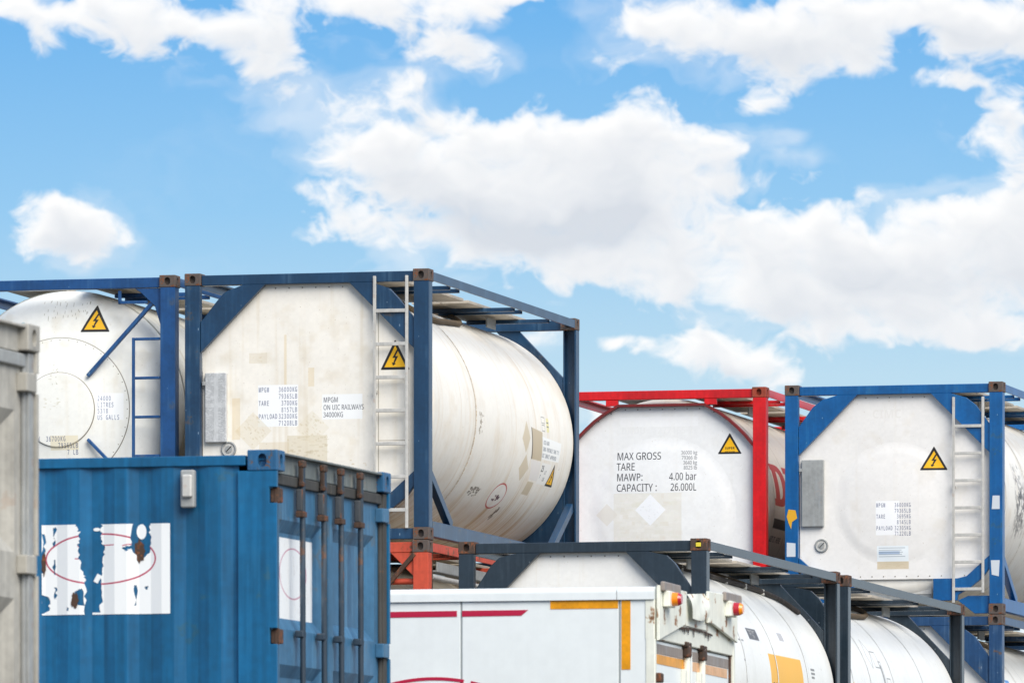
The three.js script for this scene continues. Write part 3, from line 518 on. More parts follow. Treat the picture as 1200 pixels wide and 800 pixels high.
// --- right tank
const whiteBarrel = clad(barrelTexture(6.058, [232, 228, 218], 920, { dirt: 0.2, drip: 0.3, seams: [1.77, 4.1], scale: 0.7 }, (at) => {
  const r = rng(8); at(1.0, 24, (c) => { for (let i = 0; i < 420; i++) { const x = r() * 70, y = r() * 88, k = Math.sin(x / 70 * 3.14) * Math.sin(y / 88 * 3.14); c.fillStyle = r() > 0.4 ? `rgba(44,42,42,${0.5 * k})` : `rgba(214,210,204,${0.5 * k})`; c.fillRect(x, y, 1 + r() * 7, 2 + r() * 7); } });
}), 0.5);
const rightPanel = endTexture(2.49, 2.591, [236, 233, 228], 1010, { stain: 0.12, streak: 0.14 }, (c) => {
  const r = rng(41);
  c.fillStyle = 'rgba(243,243,243,0.95)'; c.fillRect(103, 131, 27, 38);
  lines(c, [['MPGM', '36000KG'], ['', '79365LB'], ['TARE', '3695KG'], ['', '8145LB'], ['PAYLOAD', '32305KG'], ['', '71220LB']], 103.5, 131.5, 40, 6.4, 6, NAVYTEXT);
  c.fillStyle = 'rgba(232,238,240,1)'; c.fillRect(104, 181, 36, 17.5); c.fillStyle = 'rgba(120,150,190,0.55)'; c.fillRect(106, 187, 24, 3.4); c.fillStyle = 'rgba(120,130,140,0.6)'; for (let i = 0; i < 5; i++) c.fillRect(106, 183 + i * 2.4, 20 + r() * 12, 0.7);
  c.fillStyle = 'rgba(206,190,162,0.9)'; c.fillRect(104, 198.5, 36, 8.5); scraps(c, r, 104, 198.5, 36, 8.5, '#b8a27a', 30, 0.4);
  c.font = 'bold 13px sans-serif'; c.fillStyle = 'rgba(222,219,212,0.8)'; c.fillText('CIMC', 98, 26); c.strokeStyle = 'rgba(228,226,220,0.9)'; c.strokeRect(96, 14, 58, 14);
  triangle(c, 154, 71.5, 29.5, 25);
});
const boxGrey = paint([150, 152, 150], { rust: 0.02, chips: 0, chalk: 0.3, rough: 0.5 });
const rightTank = tank({ label: 'clean white tank in bright blue frame with ladder and grey box, far right', W: 2.49, frame: royal, barrel: whiteBarrel, panelMap: rightPanel, ladder: { x0: 0.684, x1: 1.018, first: 0.385, pitch: 0.303, top: 2.591 - 0.165, bottom: 0.13, bottomRight: 0.24, rungs: 7 }, board: [-0.935, 1.38, 0.255, 0.75, 0.05], boardMat: boxGrey, gauge: [-0.84, 0.795], dome: [0.7, 0.0, 1.25, 0.04], stubs: true, curved: 0.045, straps: [0.5, 1.77, 4.1] });
place(rightTank, 1175.6, 446.6, 105.2, 14.2, 2.49, 2.591, 6.058);
{
  const hl = 3.029;
  part('valve_box', box(1.2, 0.2, 0.5, -0.2, 0.28, hl - 0.42, 0.01), steelGrey, rightTank);
  const s = part('notice', box(0.25, 0.1, 0.006, 0.28, 0.29, hl - 0.166, 0.002), aluminium, rightTank);
  part('hose', tube([[0.3, 2.5, hl - 0.3], [0.55, 2.4, hl - 0.24], [0.75, 2.26, hl - 0.22], [0.92, 2.1, hl - 0.24], [1.05, 1.93, hl - 0.32]], 0.022), hose, rightTank);
  part('hose', tube([[0.5, 2.42, 2.3], [0.72, 2.32, 1.95], [0.74, 2.28, 1.8], [0.62, 2.36, 1.75], [0.5, 2.42, 1.9]], 0.026), hose, rightTank);
  const paper = new THREE.MeshStandardMaterial({ color: 0xc6ccd2, roughness: 0.8 }), yellow = new THREE.MeshStandardMaterial({ color: 0xd8a11c, roughness: 0.7 });
  part('sticker', plate([[1.12, 1.17], [1.21, 1.17], [1.21, 1.32], [1.13, 1.32]], 0.003, hl - 0.0005, 0), paper, rightTank); part('sticker', plate([[1.12, 0.44], [1.2, 0.42], [1.21, 0.6], [1.11, 0.6]], 0.003, hl - 0.0005, 0), paper, rightTank);
  part('sticker', plate([[-1.22, 0.67], [-1.12, 0.67], [-1.12, 0.82], [-1.22, 0.83]], 0.003, hl - 0.0005, 0), paper, rightTank);
  part('paint_patch', plate([[-1.2, 1.2], [-1.12, 1.19], [-1.1, 1.1], [-1.16, 1.06], [-1.17, 0.98], [-1.2, 1.05], [-1.22, 1.12]], 0.003, hl - 0.0005, 0), yellow, rightTank);
}
// --- charcoal framed tanks of the lower tier
const darkTankBarrel = clad(barrelTexture(6.058, [236, 236, 230], 1120, { dirt: 0.1, drip: 0.16, dirtColour: [176, 170, 156], seams: [0.5, 1.9, 3.3, 4.7], scale: 0.7 }, (at) => {
  const r = rng(17);
  at(3.0, 15.4, (c) => { c.fillStyle = '#f0b53a'; c.fillRect(0, 0, 148, 42); c.fillStyle = '#4a4234'; c.font = 'bold 12px sans-serif'; c.textBaseline = 'top'; c.save(); c.translate(6, 26); c.scale(1.25, 1); c.fillText('CAUTION: HOT', 0, 0); c.restore(); });
  at(2.36, 27, (c) => { c.fillStyle = '#e4e4e0'; c.fillRect(-8, -2, 62, 16); c.fillStyle = '#63615e'; c.fillRect(0, 0, 44, 12); c.fillStyle = '#a4a29c'; for (let i = 0; i < 14; i++) c.fillRect(2 + r() * 30, 1 + r() * 10, 3 + r() * 8, 0.8); });
  at(3.7, 29, (c) => { c.fillStyle = '#f0f0ee'; c.fillRect(0, 0, 50, 16); c.fillStyle = '#bcbab8'; c.fillRect(10, 2, 22, 9); });
  at(4.85, 12, (c) => { c.fillStyle = '#77756f'; c.fillRect(4, 0, 18, 2); c.fillRect(4, 4, 18, 2); c.fillRect(4, 8, 14, 2); });
  at(2.0, 20, (c) => { c.fillStyle = '#8c8a86'; c.fillRect(-20, 0, 24, 1.4); c.fillRect(-14, 20, 5, 2); });
}), 0.42);
const plainPanel = endTexture(2.438, 2.591, [235, 234, 229], 1210, { stain: 0.1, streak: 0.14 });
const darkTank = tank({ label: 'white tank in charcoal frame directly behind the white box trailer', frame: charcoal, cast: castingDark, barrel: darkTankBarrel, panelMap: plainPanel, curved: 0.06, group: 'charcoal framed tanks in line', straps: [0.5, 1.9, 3.3, 4.7] });
place(darkTank, 828.4, 630.3, 123.6, 14.2, 2.438, 2.591, 6.058);
function cables(g) {
  const on = (d, deg, lift = 0.03) => [(R + lift) * Math.cos(deg * Math.PI / 180), AXIS + (R + lift) * Math.sin(deg * Math.PI / 180), 3.029 - d];
  part('cable', tube([on(0.9, 84), on(1.5, 78), on(2.0, 70), on(2.6, 65), on(3.3, 62), on(4.2, 60), on(4.9, 57), on(5.4, 52), on(5.65, 44)], 0.026, 70), cable, g);
  part('cable', tube([on(3.4, 72), on(4.0, 69), on(4.6, 63), on(5.2, 56)], 0.02, 40), hose, g);
  for (const [d, a] of [[2.2, 68], [2.9, 63.5], [3.6, 61.5], [4.3, 59.5], [4.9, 57]]) part('clip', box(0.05, 0.06, 0.05, ...on(d, a, 0.025)), aluminium, g);
}
cables(darkTank);
part('tag', box(0.05, 0.04, 0.01, 1.138, 2.53, 3.032, 0.004), new THREE.MeshStandardMaterial({ color: 0xe0cc3c, roughness: 0.6 }), darkTank);
const darkTank2 = tank({ label: 'white tank in charcoal frame set end to end behind the first charcoal one', frame: charcoal, cast: castingDark, barrel: clad(barrelTexture(6.058, [236, 236, 231], 1320, { dirt: 0.1, drip: 0.14, dirtColour: [176, 170, 156], seams: [0.5, 1.4, 2.6, 4.2], scale: 0.7 }, (at) => {
  at(2.9, 14, (c) => { c.fillStyle = '#f0bf52'; c.fillRect(0, 0, 120, 40); });
  at(1.6, 36, (c) => { c.strokeStyle = '#77756f'; c.lineWidth = 1; c.beginPath(); c.moveTo(0, 20); c.lineTo(12, 0); c.lineTo(26, 16); c.lineTo(12, 34); c.closePath(); c.stroke(); c.strokeRect(28, 14, 24, 18); });
  at(2.1, 24, (c) => { c.strokeStyle = '#77756f'; c.lineWidth = 0.9; c.strokeRect(0, 0, 10, 36); c.strokeRect(18, 18, 18, 14); c.fillStyle = '#85837d'; c.fillRect(2, 4, 5, 20); });
}), 0.42), panelMap: plainPanel, curved: 0.06, group: 'charcoal framed tanks in line', straps: [0.5, 1.4, 2.6, 4.2] });
place(darkTank2, 994.5, 673.4, 115, 14.2, 2.438, 2.591, 6.058);
part('hose', tube(D_LOOP.map(([d, a]) => onBarrel(d, a)), 0.028, 50), hose, darkTank2);
// --- blue framed tank under the right one
const lowBarrel = clad(barrelTexture(6.058, [228, 226, 218], 1420, { dirt: 0.15, drip: 0.2, seams: [1.0, 2.4, 4.1], scale: 0.5 }, (at) => { at(1.2, 30, (c) => { c.fillStyle = '#5b8fc4'; for (let i = 0; i < 10; i++) c.fillRect((i * 37) % 40, i * 7, 26, 4); }); }), 0.5);
const lowTank = tank({ label: 'white tank in dark blue rust-edged frame at the lower right corner', W: 2.49, frame: lowBlue, barrel: lowBarrel, panelMap: plainPanel, curved: 0.05 });
place(lowTank, 1175.2, 719.6, 105.2, 14.2, 2.49, 2.591, 6.058);
part('hose', tube([[0.5, 2.44, 2.2], [0.72, 2.34, 1.7], [0.78, 2.29, 1.3], [0.7, 2.34, 1.0]], 0.026), hose, lowTank);
// --- orange framed tank under the main one
const orangeBarrel = clad(barrelTexture(6.058, [168, 160, 142], 1520, { dirt: 0.3, drip: 0.3, scale: 0.5 }), 0.6);
const orangeTank = tank({ label: 'tank in rusty orange frame under the navy-framed tank, mostly hidden', frame: orange, cast: casting, barrel: orangeBarrel, openEnd: 0.62 });
place(orangeTank, 502.0, 632.2, 122.6, 14.2, 2.438, 2.591, 6.058);
{
  const hl = 3.029, prof = [[0.0005, -0.3], [0.4, -0.32], [0.7, -0.39], [0.9, -0.48], [1.02, -0.58], [1.11, -0.7], [1.183, -0.9]];
  const map = endTexture(2.438, 2.591, [216, 204, 168], 1610, { stain: 0.2, streak: 0.2 }, (c) => { c.strokeStyle = '#cba92a'; c.lineWidth = 13; c.beginPath(); c.arc(121.9, 127, 86, 0, 7); c.stroke(); c.strokeStyle = '#6b4a2c'; c.lineWidth = 2; c.beginPath(); c.arc(121.9, 127, 79, 0, 7); c.stroke(); });
  part('domed_end', planar(new THREE.LatheGeometry(prof.map(([r, z]) => new THREE.Vector2(r, z)), 64).rotateX(Math.PI / 2).translate(0, AXIS, hl), -1.219, 1.219, 0, 2.591), new THREE.MeshStandardMaterial({ map, roughness: 0.5 }), orangeTank);
  part('gusset', plate([[1.06, 2.47], [0.84, 2.47], [1.06, 2.25]], 0.05, hl - 0.03), orange, orangeTank);
  part('diagonal_brace', bar([1.08, 2.46, hl - 0.01], [0.56, 1.9, hl - 0.06], 0.045, 0.03), rustSteel, orangeTank);
  part('cross_tube', rod([0.3, 2.2, hl - 0.1], [1.06, 2.2, hl - 0.1], 0.03), orange, orangeTank);
  part('side_tray', [box(0.02, 0.1, 4.4, 1.16, 2.36, 0.3), box(0.12, 0.02, 4.4, 1.1, 2.32, 0.3)], steelGrey, orangeTank);
  part('side_pipe', rod([1.13, 2.26, 2.6], [1.13, 2.26, -1.6], 0.03, 10), aluminium, orangeTank);
  part('stay', rod([1.14, 2.24, 1.2], [1.1, 1.5, 2.1], 0.014, 6), aluminium, orangeTank);
  part('stay', rod([1.14, 2.24, -0.4], [1.1, 1.5, 0.5], 0.014, 6), aluminium, orangeTank);
  part('side_post', bar([1.17, 0.2, 2.72], [1.17, 2.5, 2.82], 0.05, 0.08), rustSteel, orangeTank);
}
// --- the stacks go on below the red and the left tank
const underRed = tank({ label: 'white tank in blue frame stacked under the red framed tank', frame: lowBlue, barrel: lowBarrel, panelMap: plainPanel, deck: false });
place(underRed, 897.9, 452.9, 104.4, 14.2, 2.438, 2.591, 6.058); underRed.position.y -= 2.596;
const underLeft = tank({ label: 'white tank in blue frame stacked under the domed tank at the left', frame: lowBlue, barrel: lowBarrel, panelMap: plainPanel, deck: false });
place(underLeft, 205, 321.8, 121.6, 14.2, 2.438, 2.591, 6.058); underLeft.position.y -= 2.596;

// ---------------------------------------------------------------- box containers
function faceted(quads) {                                  // quads of four points each, flat shaded
  const pos = []; for (const [a, b, c, d] of quads) pos.push(...a, ...b, ...c, ...a, ...c, ...d);
  const g = new THREE.BufferGeometry(); g.setAttribute('position', new THREE.Float32BufferAttribute(pos, 3)); g.computeVertexNormals(); g.setAttribute('uv', new THREE.Float32BufferAttribute(new Float32Array(pos.length / 3 * 2), 2)); return metres(g);
}
function boxContainer({ label, mat, doorMat, castMat, headerMat, rodMat, barMat, sealMat, H, L = 6.058, W = 2.438, sideMat }) {
  const g = thing('shipping_container', label, 'container'), hx = L / 2, hz = W / 2;
  corners(g, hx, H, hz, castMat, castingAlongX, 0.089, 0.081);
  // corrugated walls: outer flat, slope, inner flat, slope
  const p = 0.278, prof = [], x1 = hx - 0.235; let x = x1;
  const zo = hz - 0.016, zi = hz - 0.034;
  prof.push([x, zi]); while (x > -hx + 0.3) { prof.push([x - 0.034, zi], [x - 0.102, zo], [x - 0.174, zo], [x - 0.242, zi]); x -= p; } prof.push([-hx + 0.12, zi]);
  for (const s of [-1, 1]) {
    const q = []; for (let i = 0; i < prof.length - 1; i++) { const [a, za] = prof[i], [b, zb] = prof[i + 1], y0 = 0.15, y1 = H - 0.075; const f = s > 0 ? [[b, y0, zb], [a, y0, za], [a, y1, za], [b, y1, zb]] : [[a, y0, -za], [b, y0, -zb], [b, y1, -zb], [a, y1, -za]]; q.push(f); const t = 0.003 * -s; q.push(f.map(([X, Y, Z]) => [X, Y, Z + t]).reverse()); }
    part('side_wall', faceted(q), sideMat ?? mat, g);
    part('top_side_rail', box(L - 0.37, 0.058, 0.06, -0.005, H - 0.058, s * (hz - 0.036), 0.006), mat, g);
    part('bottom_side_rail', box(L - 0.37, 0.15, 0.05, 0, 0.085, s * (hz - 0.035), 0.006), mat, g);
  }
  part('roof', box(L - 0.12, 0.012, W - 0.06, 0, H - 0.052, 0, 0.003), mat, g);
  part('floor', box(L - 0.12, 0.03, W - 0.1, 0, 0.13, 0, 0.003), rubber, g);
  part('front_wall', box(0.03, H - 0.24, W - 0.3, -hx + 0.06, H / 2, 0, 0.004), mat, g);
  for (const s of [-1, 1]) part('corner_post', box(0.1, H - 0.236, 0.14, -hx + 0.056, H / 2, s * (hz - 0.076), 0.006), mat, g);
  // door posts, with slots for the hinge lugs at the corner
  const lug = [H - 0.255, H - 1.05, H - 1.85], hs = 0.045;
  for (const s of [-1, 1]) {
    const o = [[hx - 0.235, 0.118], [hx - 0.005, 0.118]]; for (const y of [...lug].reverse()) o.push([hx - 0.005, y - hs], [hx - 0.05, y - hs], [hx - 0.05, y + hs], [hx - 0.005, y + hs]); o.push([hx - 0.005, H - 0.118], [hx - 0.235, H - 0.118]);
    part('door_post', [plate(o, 0.03, s > 0 ? hz - 0.004 : -hz + 0.034), box(0.1, H - 0.24, 0.06, hx - 0.13, H / 2, s * (hz - 0.066), 0.006)], mat, g);
    if (s < 0) part('seal_strip', [box(0.07, H - 0.25, 0.07, hx - 0.052, H / 2, -hz + 0.072, 0.006)], sealMat ?? rubber, g);
    for (const y of lug) part('hinge', [box(0.05, 0.082, s > 0 ? 0.09 : 0.14, hx - 0.026, y, s * (hz - (s > 0 ? 0.078 : 0.11)), 0.006), rod([hx - 0.022, y - 0.045, s * (hz - 0.05)], [hx - 0.022, y + 0.045, s * (hz - 0.05)], 0.02)], s > 0 ? rustSteel : doorMat, g);
  }
  // header, sill, doors
  part('door_header', [box(0.06, 0.115, W - 0.326, hx - 0.075, H - 0.068, 0, 0.006), box(0.1, 0.012, W - 0.326, hx - 0.06, H - 0.014, 0, 0.003)], headerMat, g);
  part('door_sill', box(0.08, 0.13, W - 0.326, hx - 0.05, 0.07, 0, 0.006), mat, g);
  const X0 = hx - 0.05, dep = 0.042, yb = 0.15, yt = H - 0.13;
  for (const s of [1, -1]) {
    const za = s > 0 ? 0.012 : -hz + 0.11, zb = s > 0 ? hz - 0.11 : -0.012;     // the leaf from za to zb
    const q = [], pitch = 0.82, hgt = 0.62, m = 0.1, sl = 0.07;
    const F = (y0, y1, z0, z1, xa = X0) => q.push([[xa, y0, z1], [xa, y0, z0], [xa, y1, z0], [xa, y1, z1]]);
    F(yb, yt, za, za + m); F(yb, yt, zb - m, zb);
    let top = yt; const A = za + m, B = zb - m;
    for (let y = yt - 0.25; top > yb + 0.02; y -= pitch) {
      const lo = Math.max(yb + 0.1, y - hgt); if (y - 0.3 < yb) { F(yb, top, A, B); break; }
      F(y, top, A, B);
      const xi = X0 - dep, a = A + sl, b = B - sl, u = y - sl, l = lo + sl;
      F(l, u, a, b, xi);
      q.push([[X0, y, B], [xi, u, b], [xi, u, a], [X0, y, A]], [[X0, lo, A], [xi, l, a], [xi, l, b], [X0, lo, B]], [[X0, lo, B], [xi, l, b], [xi, u, b], [X0, y, B]], [[X0, y, A], [xi, u, a], [xi, l, a], [X0, lo, A]]);
      top = lo;
    }
    q.push([[X0 - 0.05, yb, zb], [X0, yb, zb], [X0, yt, zb], [X0 - 0.05, yt, zb]].reverse(), [[X0 - 0.05, yb, za], [X0, yb, za], [X0, yt, za], [X0 - 0.05, yt, za]], [[X0, yt, za], [X0 - 0.05, yt, za], [X0 - 0.05, yt, zb], [X0, yt, zb]].reverse());
    const leaf = part('door', faceted(q), doorMat, g);
    part('gasket', [box(0.022, 0.06, zb - za, X0 + 0.012, yt - 0.03, (za + zb) / 2, 0.008), box(0.022, yt - yb, 0.028, X0 + 0.01, (yb + yt) / 2, s > 0 ? zb - 0.004 : za + 0.004, 0.008)], sealMat ?? rubber, leaf);
    for (const z of s > 0 ? [hz - 0.52, hz - 0.97] : [-hz + 1.1, -hz + 0.68]) {
      const bar_ = part('locking_bar', rod([X0 + 0.05, 0.06, z], [X0 + 0.05, H - 0.075, z], 0.017, 12), rodMat, leaf);
      part('cam_keeper', [box(0.04, 0.045, 0.055, X0 + 0.048, H - 0.055, z, 0.012), box(0.03, 0.11, 0.045, X0 + 0.044, H - 0.12, z, 0.01), box(0.036, 0.03, 0.06, X0 + 0.048, H - 0.17, z, 0.01)], keeperRust, bar_);
      part('bar_bracket', [box(0.04, 0.13, 0.06, X0 + 0.036, H - 0.26, z, 0.01)], barMat ?? doorMat, bar_); part('bar_guide', [box(0.05, 0.034, 0.075, X0 + 0.042, H - 0.34, z, 0.006)], rustSteel, bar_);
      for (const y of [H - 1.02, H - 1.8]) part('bar_guide', [box(0.05, 0.04, 0.075, X0 + 0.036, y, z, 0.008)], rodMat, bar_);
    }
  }
  return g;
}
const cBlue = paint([4, 88, 130], { rust: 0.05, chips: 0, chalk: 0.34, runs: 0.9, rough: 0.45, chalkColour: [50, 112, 154], rep: 0.8 });
const doorBlue = paint([58, 106, 140], { rust: 0.06, chips: 0, chalk: 0.3, runs: 0.4, rough: 0.5, chalkColour: [120, 158, 186] });  // chalked paint, lighter than the walls: the sunlit end is put into the base
const headerBeige = paint([104, 112, 112], { rust: 0.2, chips: 0.1, chalk: 0.5, runs: 0.6, rough: 0.7, chalkColour: [164, 158, 144] });
const barDark = paint([58, 62, 66], { rust: 0.5, chips: 0, chalk: 0.3, rough: 0.6, rep: 2 });
const barBlue = paint([38, 54, 68], { rust: 0.16, chips: 0, chalk: 0.3, rough: 0.55 });
const blueBox = boxContainer({ label: 'blue corrugated container with torn white poster and locking bars', mat: cBlue, doorMat: doorBlue, castMat: castingBlue, headerMat: headerBeige, rodMat: barBlue, barMat: barDark, H: 2.896 });
place(blueBox, 326.1, 527, 208, 14.5, 6.058, 2.896, 2.438);
blueBox.rotation.order = 'YXZ'; blueBox.rotation.x = 0.0085; blueBox.position.y += 0.012;
{
  const hx = 3.029, hz = 1.219, H = 2.896, p = 0.278;
  // the poster is glued to the corrugation: it follows the steel a few millimetres proud of it; torn pieces are missing
  const c = document.createElement('canvas'); c.width = 920; c.height = 620; const k = c.getContext('2d');
  k.fillStyle = '#e9ebea'; k.fillRect(0, 0, 920, 620);
  const s = 920 / 0.764;                                   // the poster is 0.76 m wide as seen; it begins behind the grey container
  k.strokeStyle = '#b0405a'; k.lineWidth = 11; k.beginPath(); k.ellipse(420, 238, 391, 172, 0, 0, 7); k.stroke();
  k.lineWidth = 7; k.beginPath(); k.moveTo(260, 150); k.lineTo(520, 142); k.moveTo(580, 150); k.quadraticCurveTo(640, 130, 700, 150); k.stroke(); k.beginPath(); k.moveTo(240, 235); k.lineTo(300, 235); k.stroke();
  k.globalCompositeOperation = 'destination-out';
  const r = rng(77);
  const tear = (pts, n = 9) => { k.beginPath(); const L2 = pts.length; for (let i = 0; i < L2; i++) { const [ax, ay] = pts[i], [bx, by] = pts[(i + 1) % L2]; for (let j = 0; j < n; j++) { const t = j / n, q = j ? (r() - 0.5) * 26 : 0; const X = ax + (bx - ax) * t + q, Y = ay + (by - ay) * t + q * (r() - 0.5); i || j ? k.lineTo(X, Y) : k.moveTo(X, Y); } } k.closePath(); k.fill(); };
  tear([[248, -8], [425, -8], [425, 90], [445, 180], [430, 300], [425, 420], [420, 628], [310, 628], [318, 380], [280, 300], [262, 180], [275, 60]]);
  tear([[655, -8], [770, -8], [772, 70], [770, 200], [700, 250], [640, 170], [590, 190], [585, 160], [640, 150]], 6);
  tear([[0, 60], [18, 60], [20, 200], [12, 320], [0, 330]], 5); tear([[78, 20], [96, 10], [94, 140], [84, 150]], 5); tear([[84, 240], [96, 240], [96, 340], [86, 345]], 4); tear([[0, 480], [48, 500], [52, 590], [0, 612]], 5); tear([[240, 460], [290, 440], [310, 560], [250, 550]], 5); tear([[660, 420], [676, 420], [674, 560], [664, 556]], 4); tear([[740, 430], [758, 428], [756, 450], [742, 452]], 3); tear([[84, 430], [104, 430], [100, 500], [88, 510]], 4); tear([[180, 570], [196, 570], [194, 592], [184, 592]], 3);
  k.globalCompositeOperation = 'source-over'; k.fillStyle = '#e9ebea'; k.beginPath(); k.ellipse(712, 55, 34, 52, 0, 0, 7); k.fill(); k.beginPath(); k.ellipse(392, 35, 24, 12, 0, 0, 7); k.fill(); k.save(); k.translate(398, 380); k.rotate(0.5); k.fillRect(-22, -36, 34, 60); k.restore(); k.fillRect(360, 606, 60, 14);
  const t = new THREE.CanvasTexture(c); t.colorSpace = THREE.SRGBColorSpace; t.magFilter = THREE.LinearFilter;
  const paper = new THREE.MeshStandardMaterial({ map: t, alphaTest: 0.5, transparent: false, roughness: 0.7 });
  const prof = []; let x = hx - 0.235; const zo = hz - 0.013, zi = hz - 0.031; prof.push([x, zi]); while (x > hx - 2) { prof.push([x - 0.034, zi], [x - 0.102, zo], [x - 0.174, zo], [x - 0.242, zi]); x -= p; }
  const zAt = (X) => { for (let i = 0; i < prof.length - 1; i++) { const [a, za] = prof[i], [b, zb] = prof[i + 1]; if (X <= a && X >= b) return mix(za, zb, (a - X) / (a - b || 1)); } return zi; };
  const xr = hx - 0.636, xl = xr - 0.764, y1 = H - 0.405, y0 = y1 - 0.51, xs = [xl, ...prof.map((q) => q[0]).filter((q) => q > xl && q < xr).sort((a, b) => a - b), xr], pos = [], uv = [];
  for (let i = 0; i < xs.length - 1; i++) { const a = xs[i], b = xs[i + 1], A = (a - xl) / (xr - xl), B = (b - xl) / (xr - xl); for (const [X, Y, U, V] of [[a, y0, A, 0], [b, y0, B, 0], [b, y1, B, 1], [a, y0, A, 0], [b, y1, B, 1], [a, y1, A, 1]]) { pos.push(X, Y, zAt(X)); uv.push(U, V); } }
  const g = new THREE.BufferGeometry(); g.setAttribute('position', new THREE.Float32BufferAttribute(pos, 3)); g.setAttribute('uv', new THREE.Float32BufferAttribute(uv, 2)); g.computeVertexNormals();
  part('poster', g, paper, blueBox, 'torn white poster with a red ellipse');
  // rust where the poster has gone
  for (const [bx, by, w, h] of [[xr - 0.19, y1 - 0.155, 0.075, 0.13], [xl + 0.2, y0 + 0.08, 0.05, 0.09], [xl + 0.012, y1 - 0.22, 0.03, 0.13]]) {
    const o = [], rr = rng(Math.round(bx * 1000 + by * 77)); for (let i = 0; i < 22; i++) { const a = i / 22 * 6.283; o.push([bx + w / 2 * Math.cos(a) * (0.7 + 0.5 * rr()), by + h / 2 * Math.sin(a) * (0.7 + 0.5 * rr())]); }
    const rg = plate(o, 0.002, 0, 0), rp = rg.attributes.position; for (let i = 0; i < rp.count; i++) rp.setZ(i, zAt(bx) + 0.001 + rp.getZ(i) + 0.002);
    part('rust_patch', rg, rustSteel, blueBox);
  }
  // ventilator
  const v = part('ventilator', box(0.084, 0.215, 0.05, hx - 0.522, H - 0.215, hz + 0.006, 0.012), steelGrey, blueBox);
  part('cover', box(0.06, 0.13, 0.03, hx - 0.518, H - 0.2, hz + 0.04, 0.014), aluminium, v);
  // poster on the door
  const c2 = document.createElement('canvas'); c2.width = 256; c2.height = 256; const k2 = c2.getContext('2d'); k2.fillStyle = '#e6e9ea'; k2.fillRect(0, 0, 256, 256); k2.strokeStyle = '#c08a9c'; k2.lineWidth = 4; k2.beginPath(); k2.ellipse(118, 108, 96, 78, 0, 0, 7); k2.stroke(); k2.fillStyle = 'rgba(140,130,120,0.25)'; for (let i = 0; i < 30; i++) k2.fillRect(r() * 250, r() * 250, 2, 6 + r() * 30);
  const t2 = new THREE.CanvasTexture(c2); t2.colorSpace = THREE.SRGBColorSpace;
  part('door_poster', new THREE.PlaneGeometry(0.74, 0.47).rotateY(Math.PI / 2).translate(hx - 0.05 - 0.039, H - 0.13 - 0.25 - 0.33, 0.562), new THREE.MeshStandardMaterial({ map: t2, roughness: 0.7 }), blueBox);
}
const cGrey = paint([166, 163, 154], { rust: 0.04, chips: 0, chalk: 0.3, runs: 0.6, rough: 0.65, chalkColour: [184, 180, 170] });
const greyBox = boxContainer({ label: 'pale grey container end with hinges at the left edge', mat: cGrey, doorMat: cGrey, castMat: cGrey, headerMat: cGrey, rodMat: steelGrey, sealMat: steelGrey, H: 2.591 });
{ // its far upper corner stands at the frame's left edge
  const sc = 268, t = 15.5 * Math.PI / 180, X = (46.8 - 600) / sc, Z = -FOCAL / sc, Y = EYE + (HORIZON - 382) / sc, r = [Math.cos(t), Math.sin(t)], d = [Math.sin(t), -Math.cos(t)];
  greyBox.position.set(X - r[0] * 3.029 - d[0] * 1.219, Y - 2.591, Z - r[1] * 3.029 - d[1] * 1.219); greyBox.rotation.y = -t;
}

